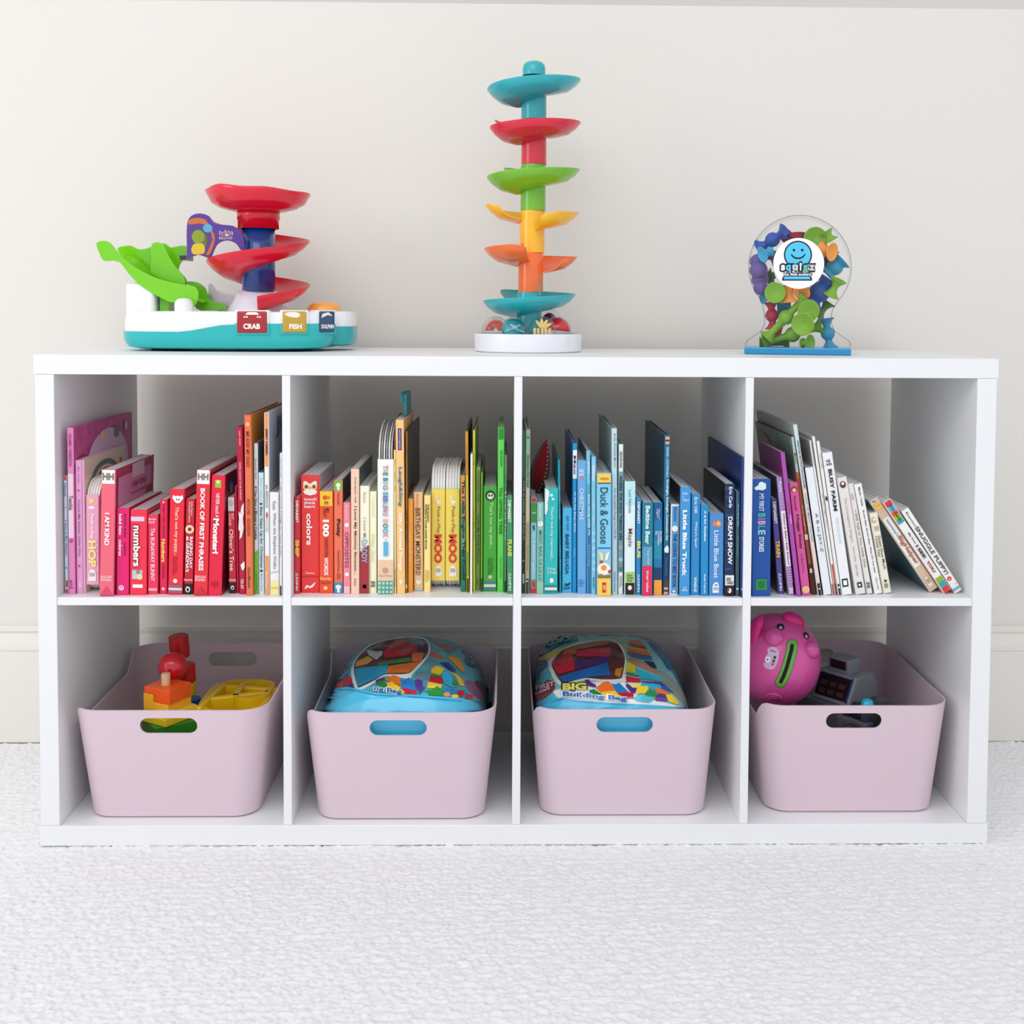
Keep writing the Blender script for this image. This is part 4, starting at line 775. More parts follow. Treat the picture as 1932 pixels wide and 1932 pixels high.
bk(1000, 1071, 500, 1070, 1835, .165, 'B', (244, 243, 240), (226, 226, 224), (214, 210, 200), 'white leaning board book at the far right with puppy emblem',
   ('t', 'Boynton', 1090, 1225, .28, .6, (60, 60, 60), .004), ('t', 'SNUGGLE PUPPY!', 1230, 1670, .24, .74, (70, 66, 64), .010), ('c', 1710, .42, .28, (206, 70, 50)), ('c', 1712, .42, .14, (240, 150, 110)), ('c', 1760, .62, .2, W), ('c', 1768, .7, .06, K), ('r', 1795, 1815, .02, .98, (140, 170, 190)))
# dark red stitched cloth leaf standing behind the blue row
yb = .13
c0 = atY(1019, 886, yb)
g = G(); P = []
hh_, ww_, th_ = .052, .0155, .010
tl = math.radians(12)
for i in range(17):
    q = -1 + 2 * i / 16; wq = (1 - abs(q) ** 1.7) ** .9; row = []
    for k in range(17):
        a = 2 * PI * k / 16
        x, y, z = ww_ * wq * math.cos(a), th_ * wq * math.sin(a) * 3, q * hh_
        row.append((x * math.cos(tl) + z * math.sin(tl), y, z * math.cos(tl) - x * math.sin(tl)))
    P.append(row)
red = thing('cloth_leaf', 'dark red stitched cloth leaf poking up behind the blue books', 'soft toy', (float(c0[0]), yb, float(c0[2])))
g.add(*grid(P), 0, True); g.obj('cloth_body', mat((132, 12, 24), .85, .2, bump=.3, bscale=1200, sheen=.3), red, normals=True)
for i in range(1, 16):
    q = -1 + 2 * i / 16; wq = (1 - abs(q) ** 1.7) ** .9
    x, z = ww_ * wq * .55, q * hh_
    p = (x * math.cos(tl) + z * math.sin(tl), -th_ * 3 * wq * .86, z * math.cos(tl) - x * math.sin(tl))
    G().add(*sphere(.0011, 8, 5)).obj('stitch', mat((230, 200, 196), .7), red, loc=p)
G().add(*box(-.014, -.008, -.004, .004, MS - float(c0[2]) + .0005, -.040, .001)).obj('stem', mat((90, 10, 20), .8), red)
# ------------------------------------------------------------------ toys on top of the shelf
PL = lambda c: mat(c, .22, .5, coat=.25)
def loc_px(Y, org):
    """pixel -> local x,z of a thing whose base stands at org, on the upright plane y=Y"""
    def f(u, v):
        p = atY(u, v, Y); return (p[0] - org[0], p[2] - org[2])
    return f
def helix_chute(r0, r1, a0, a1, z0, z1, wall, n=72, th=.0022, lip=.006, flat=.35, end=0, zf=None):
    """curved trough winding round a post; profile runs from the post outward and up"""
    prof = [(0, .0), (flat * .5, -.001), (flat, .001), (flat + (1 - flat) * .45, wall * .22), (flat + (1 - flat) * .78, wall * .6), (1, wall)]
    up, dn = [], []
    for i in range(n + 1):
        q = i / n; a = a0 + (a1 - a0) * q; z = z0 + (z1 - z0) * (zf(q) if zf else q)
        e = 1 - end * max(0, (abs(q - .5) * 2 - .86) / .14) ** 2
        ru, rd = [], []
        for s, h in prof:
            r = r0 + (r1 - r0) * s * e
            ru.append((r * math.cos(a), r * math.sin(a), z + h * e))
        for s, h in prof:
            r = r0 + (r1 - r0) * s * e - (th * .8 if s == 1 else 0) * 0
            rd.append((r * math.cos(a), r * math.sin(a), z + h * e - th))
        up.append(ru); dn.append(rd)
    g = G(); m = len(prof)
    loop = [ru + rd[::-1] for ru, rd in zip(up, dn)]
    k = 2 * m
    v = [p for r in loop for p in r]
    f = [(i * k + j, i * k + (j + 1) % k, (i + 1) * k + (j + 1) % k, (i + 1) * k + j) for i in range(n) for j in range(k)]
    f += [tuple(range(k)), tuple(range(n * k + k - 1, n * k - 1, -1))]
    g.add(v, f, 0, True)
    return g
def sharp(o, a=40):
    try: o.data.set_sharp_from_angle(angle=math.radians(a))
    except Exception: pass
    return o

# ---- ball drop tower
TY = .225
tc_ = atY(1000, 640, TY)
org = (float(atY(996, 650, TY)[0]), TY, ZT + .0003)
F_ = loc_px(TY, org)
tw = thing('ball_drop_tower', 'tall rainbow ball drop tower with spiral trays and white base', 'toy', org)
pr = [(0, .0), (.088, 0), (.091, .002), (.0925, .026), (.0915, .031), (.0895, .031), (.0885, .012), (.03, .012), (0, .012)]
sharp(G().add(*lathe(pr, 64), 0, True).obj('base_tray', PL((236, 238, 244)), tw, normals=True), 30)
TEAL, RED, GRN, YEL, ORG = (40, 176, 186), (226, 40, 66), (120, 190, 44), (252, 190, 36), (250, 116, 52)
# (colour, column centre u, v of tray top, v of column foot, start angle, sweep, drop)
lev = [(TEAL, 1007.5, 156, 226, 140, -340, .034), (RED, 1007.5, 240, 311, 165, -345, .024), (GRN, 1006, 328, 398, 140, -335, .028),
       (YEL, 1004, 408, 477, 212, -290, .018), (ORG, 1001.5, 486, 551, 262, -300, .020), (TEAL, 998.5, 565, 633, 140, -335, .024)]
for i, (c, uc, v0, v1, a0, sw, drop) in enumerate(lev):
    x, zt = F_(uc, v0); _, zb = F_(uc, v1)
    ztop = F_(uc, [150, 226, 311, 398, 477, 551][i])[1]
    if i == 5: zb = .012
    col = PL(c)
    sec = G().add(*lathe([(.0, zb), (.0215, zb), (.0213, ztop - .004), (.0205, ztop), (0, ztop)], 40), 0, True).obj('column_section', col, tw, loc=(x, 0, 0), normals=True)
    sharp(sec, 40)
    g = helix_chute(.0205, .0795, math.radians(a0), math.radians(a0 + sw), zt - .004, zt - .004 - drop, .024, end=.25)
    sharp(g.obj('spiral_tray', col, tw, loc=(x, 0, 0), normals=True), 50)
    if i in (4, 5):   # little locking tab
        ua, va = ((985, 466), (1016, 542))[i - 4]
        xx, zz = F_(ua, va)
        pol = smooth_loop([(xx - .0025, zz - .012), (xx + .0025, zz - .012), (xx + .0022, zz + .003), (xx, zz + .006), (xx - .0022, zz + .003)], 2)
        G().add(*prism(pol, -.0222, -.0195)).obj('locking_tab', col, tw, loc=(0, -.0003 if abs(xx - x) < .01 else .006, 0))
x, z = F_(1007.5, 141)
G().add(*lathe([(.0195, -.002), (.0195, .010), (.0185, .015), (.015, .0195), (.009, .022), (.0, .0228)], 40), 0, True).obj('top_knob', PL(TEAL), tw, loc=(x, 0, z), normals=True)
# rattle balls: clear shell with a coloured core and loose filling
M_SH = clear_mat((250, 250, 252), 1.0)
def ball(label, u, v, Y, r, kind, c):
    p = atY(u, v, Y); z = max(float(p[2]), 0)
    t = thing('rattle_ball', label, 'ball', (float(p[0]), Y, z), (0, 0, 0), 'clear rattle balls in the tower tray')
    G().add(*sphere(r, 32, 20), 0, True).obj('clear_shell', M_SH, t)
    rs = random.Random(u)
    if kind == 'half':
        pr = [(0, r * .93), (r * .36, r * .86), (r * .66, r * .65), (r * .86, r * .34), (r * .93, 0), (0, 0)]
        G().add(*lathe(pr, 28), 0, True).obj('coloured_cap', PL(c), t, rot=(0, .1, 0), normals=True)
        for k in range(6):
            a = k; G().add(*sphere(.003, 10, 6), 0, True).obj('rattle_bead', PL((244, 220, 210)), t, loc=(r * .5 * math.cos(a), r * .5 * math.sin(a), -r * .45))
    elif kind == 'arches':
        for k in range(4):
            pts = [(r * (.22 + .15 * k) * math.cos(q), -r * .12 * k + r * .1, r * (.26 + .15 * k) * math.sin(q) - r * .02) for q in [PI * j / 12 for j in range(13)]]
            G().add(*tube(pts, r * .085, 8), 0, True).obj('arch_strip', PL(c), t)
    elif kind == 'disc':
        G().add(*lathe([(0, .5 * r), (.86 * r, .25 * r), (.9 * r, 0), (.86 * r, -.25 * r), (0, -.5 * r)], 28), 0, True).obj('coloured_core', PL(c), t, rot=(.9, .5, 0), normals=True)
        for k in range(4): G().add(*tube([(r * .7 * math.cos(k), -r * .5, r * .6 * math.sin(k) - r * .1), (-r * .2 * math.cos(k), -r * .72, r * .2)], r * .05, 6)).obj('rattle_strip', PL((150, 214, 220)), t)
    elif kind == 'fan':
        for k in range(4):
            a = .55 + .55 * k
            G().add(*sphere(r * .24, 12, 8, sc=(.55, .7, 1.5)), 0, True).obj('petal', PL(c), t, loc=(r * .40 * math.cos(a), -r * .25, r * .16 + r * .36 * math.sin(a)), rot=(0, PI / 2 - a, 0))
        for k in range(5): G().add(*box(-.0022, .0022, -.0022, .0022, -.008, .006, .0008)).obj('peg', PL((250, 214, 130)), t, loc=(r * (.5 - .26 * k), -r * .35, -r * .06))
    else:
        G().add(*sphere(r * .62, 8, 5), 0, False).obj('coloured_core', PL(c), t, rot=(.4, .3, .2))
        for k in range(6):
            a = k * 1.05; G().add(*sphere(.0036, 10, 6), 0, True).obj('rattle_bead', PL(((90, 70, 60), (200, 150, 90), (40, 40, 44))[k % 3]), t, loc=(r * .6 * math.cos(a), -r * .35, -r * .5 + r * .1 * math.sin(a)))
    return t
BZ = ZT + .0125
def tray_ball(label, u, Y, kind, c, r=.0238):
    p = atY(u, 620, Y)
    t = ball(label, u, 620, Y, r, kind, c); t.location.z = BZ + r + .0002; return t
tray_ball('clear ball with coral arches inside, leftmost on tower tray', 935, .205, 'arches', (244, 120, 96))
tray_ball('teal ball with clear front beside the tower column', 971, .172, 'disc', (24, 156, 166))
tray_ball('clear ball with cream petals inside on tower tray', 1023, .172, 'fan', (246, 214, 130))
tray_ball('red-capped clear ball at right on tower tray', 1052, .215, 'half', (226, 22, 36))
b5 = tray_ball('clear ball with crimson star resting above the red-capped ball', 1036, .262, 'star', (150, 24, 66), .0205)
b5.location.z = BZ + .042

# ---- ramp toy with light-up keys
RY = .235
org = (float(atY(455, 650, RY)[0]), RY, ZT + .0003)
F_ = loc_px(RY, org); FX = lambda u: F_(u, 600)[0]
FF = loc_px(RY - .085, org)
rt = thing('ramp_toy', 'ball ramp toy with red spiral, green slide and teal base', 'toy', org)
WHT = (240, 242, 244)
def plan(a, b, n=64, e=3.2, sx=0):
    o = []
    for i in range(n):
        t = 2 * PI * i / n; c, s_ = math.cos(t), math.sin(t)
        o.append((sx + a * math.copysign(abs(c) ** (2 / e), c), b * math.copysign(abs(s_) ** (2 / e), s_)))
    return o
def loft(rings, cap0=True, cap1=True):
    n = len(rings[0]); v = [p for r in rings for p in r]
    f = [(i * n + j, i * n + (j + 1) % n, (i + 1) * n + (j + 1) % n, (i + 1) * n + j) for i in range(len(rings) - 1) for j in range(n)]
    if cap0: f.append(tuple(range(n - 1, -1, -1)))
    if cap1: f.append(tuple(range((len(rings) - 1) * n, len(rings) * n)))
    return v, f
xl, xr = F_(246, 640)[0], F_(636, 640)[0]
cxm, am = (xl + xr) / 2, (xr - xl) / 2; bm_ = .095
def seam(x):
    q = min(max((x - FF(345, 0)[0]) / (FF(432, 0)[0] - FF(345, 0)[0]), 0), 1)
    return .032 + .014 * q
ztop = FF(500, 588)[1]
base = plan(am, bm_, 72, 3.6)
def ringz(k, z, seamed=False):
    out = []
    for x, y in base:
        # bottom edge sweeps up a little toward the ends
        zz = seam(x + cxm) + z if seamed else z
        out.append((cxm + x * k, y * k - .0, zz))
    return out
body = G().add(*loft([ringz(.86, .0035), ringz(.95, .006), ringz(.985, .013), ringz(1, .022), ringz(1, 0, True)], True, False), 0, True)
bo = sharp(body.obj('teal_base_shell', PL((34, 184, 186)), rt, normals=True), 40)
wb = G().add(*loft([ringz(.985, -.004, True), ringz(.992, .0006, True), ringz(.985, ztop - .010), ringz(.968, ztop - .002), ringz(.94, ztop)], True, True), 0, True)
sharp(wb.obj('white_deck', PL(WHT), rt, normals=True), 35)
# right lobe set back
xr2 = F_(667, 640)[0]
lb = plan(.07, .062, 48, 3.4)
def r2(k, z): return [(xr2 - .07 + x * k, .035 + y * k, z) for x, y in lb]
sharp(G().add(*loft([r2(.9, .008), r2(.97, .011), r2(1, .022), r2(1, .041)], True, False), 0, True).obj('teal_side_lobe', PL((28, 172, 176)), rt, normals=True), 40)
sharp(G().add(*loft([r2(.985, .038), r2(.985, .055), r2(.96, .064), r2(.9, .067)], True, True), 0, True).obj('white_side_lobe', PL(WHT), rt, normals=True), 40)
for sx in (-1, 1): G().add(*box(cxm + sx * am * .6 - .02, cxm + sx * am * .6 + .02, -.05, .05, 0, .006, .001)).obj('rubber_foot', mat((24, 26, 30), .8), rt)
# white pillar at the left, white knob
p0, p1 = F_(247, 590), F_(306, 534)
sharp(G().add(*box(p0[0] + .0045, p1[0], -.045, .06, ztop - .03, p1[1], .010, 4), 0, True).obj('white_pillar', PL(WHT), rt), 60)
k0, k1 = FF(322, 588), FF(357, 564)
kr = (k1[0] - k0[0]) / 2
G().add(*lathe([(kr, 0), (kr, kr * .9), (kr * .9, kr * 1.25), (kr * .6, kr * 1.5), (0, kr * 1.58)], 28), 0, True).obj('white_knob', PL(WHT), rt, loc=((k0[0] + k1[0]) / 2, -.062, ztop - .002), normals=True)
# column, collar, top bowl
cx_, _ = F_(488, 500); zc1 = F_(488, 425)[1]; zc0 = F_(488, 550)[1]
G().add(*lathe([(.0, zc0), (.0278, zc0), (.0278, zc1), (0, zc1)], 40), 0, True).obj('blue_column', mat((16, 66, 140), .18, .5, coat=.4), rt, loc=(cx_, 0, 0), normals=True)
zn0, zn1, zr = F_(486, 432)[1], F_(486, 400)[1], F_(486, 362)[1]
G().add(*lathe([(.030, zn0), (.0345, zn0), (.0345, zn0 + .015), (.036, zn0 + .016), (.036, zn1 + .004), (.03, zn1 + .004)], 40), 0, True).obj('red_collar', PL((214, 16, 44)), rt, loc=(cx_, 0, 0), normals=True)
NB = 72
def wav(a, j): return 0
rows = []
for i in range(NB):
    a = 2 * PI * i / NB
    wv = (.0022 * math.sin(a * 3 + .6) + .0026 * math.sin(a * 6 + 2.2)) * (.6 - .4 * math.cos(a)) + .0035 * math.cos(a - PI)
    R_ = .088
    prf = [(.024, zn1), (.045, zn1 + .001), (.064, zn1 + .006), (.078, zn1 + .014), (R_ - .003, zr - .006 + wv * .7), (R_, zr + wv), (R_ - .002, zr + wv + .0012), (R_ - .006, zr - .004 + wv * .6), (.074, zn1 + .018), (.06, zn1 + .010), (.03, zn1 + .006), (0, zn1 + .005)]
    rows.append([(r * math.cos(a), r * math.sin(a), z) for r, z in prf])
rows.append(rows[0])
G().add(*grid(rows), 0, True).obj('red_top_bowl', PL((226, 22, 52)), rt, loc=(cx_, 0, 0), weld=True)
# spiral: right-to-left across the front, falling
za, zb_ = F_(488, 437)[1], F_(488, 586)[1]
g = helix_chute(.0275, .0865, math.radians(200), math.radians(-440), za, zb_, .026, n=150, flat=.3, end=.08)
sharp(g.obj('red_spiral_ramp', PL((226, 22, 52)), rt, loc=(cx_, 0, 0), normals=True), 50)
# pale hub under the column
G().add(*lathe([(.052, 0), (.048, .010), (.040, .022), (.034, zc0 - ztop + .002), (0, zc0 - ztop + .002)], 36), 0, True).obj('pale_hub', PL((222, 220, 232)), rt, loc=(cx_ - .004, .01, ztop - .001), normals=True)
# green slide: front wall, back wall and trough between
GR = PL((120, 206, 14))
front = [(182, 459), (196, 454), (208, 458), (218, 470), (234, 488), (256, 505), (282, 519), (312, 530), (345, 537), (362, 539), (372, 545), (375, 556), (372, 570), (363, 582), (357, 580), (351, 569), (342, 566), (334, 569), (324, 571), (306, 563), (284, 551), (262, 536), (242, 515), (226, 494), (212, 492), (196, 492), (188, 478)]
FF2 = loc_px(RY - .045, org)
pf = [FF2(*q) for q in front]
G().add(*prism(smooth_loop(pf, 2), -.047, -.043, .0008)).obj('slide_front_wall', GR, rt, normals=True)
back = [(216, 468), (232, 463), (244, 463), (256, 469), (272, 468), (286, 462), (296, 458), (308, 459), (318, 466), (334, 463), (346, 463), (352, 470), (346, 486), (336, 497), (333, 508), (334, 514), (342, 519), (348, 528), (350, 540), (366, 545), (372, 552), (330, 548), (290, 530), (250, 505), (228, 486)]
pb = [F_(*q) for q in back]
G().add(*prism(smooth_loop(pb, 2), .012, .016, .0008)).obj('slide_back_wall', GR, rt, normals=True)
tro = [(205, 481), (226, 486), (246, 505), (268, 522), (295, 538), (325, 549), (352, 556), (370, 560)]
rowa = [FF2(*q) for q in tro]; P = []
for (xx, zz) in smooth_path(rowa, 3):
    r_ = []
    for k in range(13):
        q = k / 12; y = -.043 + .056 * q
        r_.append((xx + .012 * q, y, zz - .010 * math.sin(PI * q) + .004 * q))
    P.append(r_)
g = G().add(*grid(P), 0, True); o = g.obj('slide_trough', GR, rt); md = o.modifiers.new('t', 'SOLIDIFY'); md.thickness = .002
lobe = [(286, 462), (296, 457), (306, 460), (314, 472), (322, 488), (334, 506), (346, 520), (350, 534), (344, 541), (322, 535), (298, 524), (284, 512), (286, 490)]
FL_ = loc_px(RY - .012, org)
G().add(*prism(smooth_loop([FL_(*q) for q in lobe], 2), -.014, -.010, .0008)).obj('slide_middle_wall', GR, rt, normals=True)
low = [(352, 533), (366, 531), (380, 536), (389, 546), (393, 560), (402, 569), (418, 571), (431, 583), (380, 586), (368, 575), (372, 552)]
G().add(*prism(smooth_loop([F_(*q) for q in low], 2), -.004, .002, .0008)).obj('slide_run_out', PL((96, 178, 20)), rt, normals=True)
G().add(*box(F_(306, 0)[0], F_(324, 0)[0], -.03, .01, ztop - .001, F_(306, 560)[1], .001)).obj('slide_support', PL((110, 190, 30)), rt)
lilac = [(388, 534), (400, 546), (420, 554), (441, 557), (444, 562), (440, 584), (392, 584)]
G().add(*prism(smooth_loop([F_(*q) for q in lilac], 2), .02, .03, .001)).obj('lilac_backing', PL((214, 206, 222)), rt, normals=True)
G().add(*box(F_(345, 0)[0], F_(357, 0)[0], -.034, .014, F_(0, 490)[1], F_(0, 481)[1], .001)).obj('bracket', PL((30, 44, 30)), rt)
# purple sign with print
SY = -.03
FS = loc_px(RY + SY, org)
sg = [(354, 487), (353, 460), (353, 428), (357, 412), (368, 404), (382, 403), (395, 408), (404, 420), (420, 424), (440, 426), (452, 434), (460, 444), (462, 460), (461, 477), (454, 471), (446, 460), (432, 454), (418, 456), (408, 464), (402, 478), (397, 487), (388, 485), (376, 481), (364, 484)]
so = G().add(*prism(smooth_loop([FS(*q) for q in sg], 2), SY - .003, SY + .003, .0008)).obj('purple_sign', PL((86, 50, 152)), rt, normals=True)
def decal(FN, pts, y, c, nm, par, sm=2, r=.3):
    pp = [FN(*q) for q in pts]
    if sm: pp = smooth_loop(pp, sm)
    G().add([(a, y, b) for a, b in pp], [tuple(range(len(pp)))]).obj(nm, mat(c, r, .4), par)
def pxtext(FN, s, u0, u1, v0, v1, y, c, nm, par, bold=.02, arch=0):
    P, F = text_mesh(s, bold); pts = []
    for p, q in P:
        a, b = FN(u0 + (u1 - u0) * p, v1 + (v0 - v1) * q + arch * (2 * p - 1) ** 2); pts.append((a, y, b))
    G().add(pts, F).obj(nm, mat(c, .35, .4), par)
def circ(cu, cv, r, n=20, ry=None): return [(cu + r * math.cos(2 * PI * i / n), cv + (ry or r) * math.sin(2 * PI * i / n)) for i in range(n)]
yy = SY - .0033
decal(FS, [(357, 480), (357, 425), (364, 412), (380, 409), (392, 415), (400, 430), (402, 455), (396, 478), (388, 481), (374, 477)], yy, (92, 66, 140), 'sign_picture', so)
decal(FS, [(357, 416), (366, 412), (388, 414), (404, 440), (406, 455), (398, 478), (390, 480), (402, 452), (392, 428), (378, 422), (358, 424)], yy - .0002, (206, 110, 60), 'sign_picture', so)
decal(FS, circ(393, 431, 9, ry=8), yy - .0004, (96, 170, 206), 'sign_picture', so, 0)
decal(FS, [(362, 470), (368, 460), (384, 460), (388, 472), (384, 479), (366, 480)], yy - .0004, (222, 190, 50), 'sign_picture', so)
decal(FS, circ(375, 447, 12, ry=13), yy - .0005, (140, 160, 50), 'sign_picture', so, 0)
decal(FS, [(383, 440), (390, 444), (392, 458), (388, 466), (384, 462)], yy - .0003, (104, 120, 44), 'sign_picture', so)
pxtext(FS, 'bright\nstarts', 414.5, 440.5, 436, 451.5, yy - .0001, (250, 232, 226), 'sign_lettering', so, .07)
pxtext(FS, 'bright\nstarts', 415.5, 439.5, 437, 450.5, yy - .0003, (96, 40, 120), 'sign_lettering', so, .012)
decal(FS, [(425, 432), (428, 435), (431, 434), (428, 437), (424, 436)], yy - .0002, (200, 120, 70), 'sign_lettering', so, 0)
# keys
def key(u0, u1, v0, v1, c, word, wf, pics):
    yl = -.09; um = (u0 + u1) / 2
    for _ in range(3):
        FK = loc_px(RY + yl, org); a, b = FK(u0, v1), FK(u1, v0); xc_ = (a[0] + b[0]) / 2
        q = min(abs(xc_ - cxm) / am, .98)
        yl = -bm_ * (1 - q ** 3.6) ** (1 / 3.6)
    slope = bm_ * (1 - q ** 3.6) ** (1 / 3.6 - 1) * q ** 2.6 / am
    rz_ = min(math.atan(slope), .75); w2 = (b[0] - a[0]) / 2 / math.cos(rz_) ; z0, z1 = a[1], b[1] + .0005
    zm = (z0 + z1) / 2; h2 = (z1 - z0) / 2; zs = seam(xc_) - zm
    K0 = dict(parent=rt, loc=(xc_, yl, zm), rot=(0, 0, rz_))
    G().add(*box(-w2 - .0035, w2 + .0035, -.0022, .02, zs, h2 + .002, .0015, 2), 0, True).obj('key_frame', PL((236, 240, 242)), **K0)
    G().add(*box(-w2 - .0035, w2 + .0035, -.0022, .02, -h2 - .0035, zs, .0015, 2), 0, True).obj('key_frame', PL((34, 184, 186)), **K0)
    ko = G().add(*box(-w2, w2, -.0045, .02, -h2, h2, .0025, 3), 0, True).obj('light_key', mat(c, .15, .5, coat=.5), **K0)
    P, F = text_mesh(word, .03)
    G().add([(w2 * (-1 + 2 * (wf[0] + (wf[1] - wf[0]) * p)), -.0048, -h2 + 2 * h2 * (wf[2] + (wf[3] - wf[2]) * q_)) for p, q_ in P], F).obj('key_lettering', mat((250, 248, 244), .35, .4), ko)
    for pts in pics: G().add([(w2 * (-1 + 2 * x), -.0048, -h2 + 2 * h2 * z) for x, z in pts], [tuple(range(len(pts)))]).obj('key_picture', mat((246, 240, 230), .35), ko)
    return ko
def sc_(cx, cz, r, rz=None, n=12): return [(cx + r * math.cos(2 * PI * i / n), cz + (rz or r) * math.sin(2 * PI * i / n)) for i in range(n)]
key(448, 504, 588, 628, (170, 16, 28), 'CRAB', (.22, .78, .18, .43), [[(.28, .84), (.36, .96), (.66, .96), (.76, .84)]] + [sc_(q, .74, .03, .045) for q in (.26, .34, .70, .78)])
key(534, 577, 588, 627, (196, 158, 40), 'FISH', (.28, .80, .16, .40), [smooth_loop([(.08, .86), (.25, .95), (.6, .95), (.74, .82), (.6, .70), (.3, .74)], 3)])
key(602, 627, 588, 627, (16, 66, 106), 'DOLPHIN', (.10, .92, .18, .38), [[(.1, .68), (.16, .88), (.55, .96), (.85, .78), (.5, .82)]])
# orange button
o0 = F_(606, 588)
G().add(*lathe([(.029, 0), (.029, .006), (.026, .0125), (.018, .017), (.008, .0185), (0, .0188)], 36), 0, True).obj('orange_button', PL((250, 172, 78)), rt, loc=(o0[0], .03, .0645), normals=True)
# ------------------------------------------------------------------ clear jar of suction toys
JY0, JY1 = .135, .222
jx = float(atY(1505, 640, JY0)[0])
org = (jx, JY0, ZT + .0003)
JROT = math.radians(-14.5); JAX = np.array([math.cos(JROT), math.sin(JROT), 0]); JAY = np.array([-math.sin(JROT), math.cos(JROT), 0]); JO = np.array(org)
def atJ(u, v, dl):
    d = ray(u, v); k = (dl - (CP - JO) @ JAY) / (d @ JAY); return CP + d * k
def FJ(u, v):
    p = atJ(u, v, 0) - JO; return (p @ JAX, p[2])
jar = thing('clear_jar', 'clear plastic gumball-shaped jar with blue base and round label', 'jar', org, (0, 0, JROT))
sil = []
for i in range(41):
    a = math.radians(222 - 264 * i / 40)
    sil.append((1509.5 + 97 * math.cos(a), 503 - 97 * math.sin(a)))
right_ = [(1571, 584), (1568.5, 597), (1569, 612), (1575, 625), (1588, 634), (1602, 643), (1605, 649), (1605, 658)]
left_ = [(2 * 1505.5 - u, v) for u, v in right_][::-1]
sil = [FJ(*q) for q in sil + right_ + left_]
n = len(sil); g = G()
v = [(x, 0, z) for x, z in sil] + [(x, JY1 - JY0, z) for x, z in sil]
rim = 3
g.add(v, [(i, i + n, (i + 1) % n + n, (i + 1) % n) for i in range(n)], 0, True)
g.obj('clear_wall', clear_mat((253, 254, 254), 1.0), jar)
M_PANE = clear_mat((254, 254, 255), .5)
for nm, y in (('front_pane', 0), ('back_pane', JY1 - JY0)):
    G().add([(x, y, z) for x, z in sil], [tuple(range(n))]).obj(nm, M_PANE, jar)
# moulded seam around the front face
G().add(*tube([(x, .0004, z) for x, z in sil] + [(sil[0][0], .0004, sil[0][1])], .00055, 6, False), 0, True).obj('seam_bead', clear_mat((206, 208, 210), 1.0, .2), jar)
b0, b1 = FJ(1404, 669), FJ(1606, 658)
G().add(*box(b0[0], b1[0], -.004, JY1 - JY0 + .004, 0, b1[1] + .0006, .002, 2)).obj('blue_base', mat((20, 140, 196), .25, .5, coat=.3), jar)
# label
lc = (1507, 497)
lb_ = G().add([(FJ(*q)[0], -.0008, FJ(*q)[1]) for q in circ(*lc, 48, 48)], [tuple(range(48))]).obj('round_label', mat((246, 246, 246), .4), jar)
yj = -.0010
def jd(pts, c, k, sm=0, nm='label_print'): decal(FJ, pts, yj - .00015 * k, c, nm, lb_, sm)
cv = lambda x, y: (1380 + x * .15532, 390 + y * .15532)
DK = (14, 26, 40); SKY = (84, 196, 236)
jd(circ(*cv(808, 585), 26.6, 40), DK, 1); jd(circ(*cv(808, 585), 24, 40), SKY, 2)
jd([cv(612, 898), cv(625, 850), cv(650, 838), cv(955, 838), cv(975, 860), cv(980, 898)], DK, 1); jd([cv(634, 882), cv(645, 848), cv(950, 848), cv(960, 882)], SKY, 2)
for ex in (760, 860): jd(circ(*cv(ex, 528), 2.6, 14), DK, 3)
arc = [cv(810 + 92 * math.cos(math.radians(t)), 560 + 78 * math.sin(math.radians(t))) for t in range(12, 169, 8)]
arc2 = [cv(810 + 76 * math.cos(math.radians(t)), 560 + 58 * math.sin(math.radians(t))) for t in range(168, 11, -8)]
jd(arc + arc2, DK, 3)
for s_, a, b, t0, t1, c in (('s', 600, 652, 706, 776, (236, 236, 238)), ('q', 660, 722, 706, 806, SKY), ('u', 742, 808, 706, 776, (214, 216, 220)), ('i', 830, 850, 680, 776, (236, 236, 238)), ('g', 866, 928, 706, 806, (90, 190, 150)), ('z', 946, 1012, 706, 776, (206, 208, 212))):
    pxtext(FJ, s_, 1380 + (a - 17) * .15532, 1380 + (b + 17) * .15532, 390 + (t0 - 20) * .15532, 390 + (t1 + 20) * .15532, yj - .0006, DK, 'label_lettering', lb_, .16)
    pxtext(FJ, s_, 1380 + a * .15532, 1380 + b * .15532, 390 + t0 * .15532, 390 + t1 * .15532, yj - .0009, c, 'label_lettering', lb_, .035)
jd([cv(632, 812), cv(640, 800), cv(965, 800), cv(985, 812), cv(975, 842), cv(640, 842)], DK, 4)
pxtext(FJ, 'fun little suckers!', *[1380 + q * .15532 for q in (642, 972)], *[390 + q * .15532 for q in (803, 838)], yj - .0009, (240, 240, 240), 'label_lettering', lb_, .02)

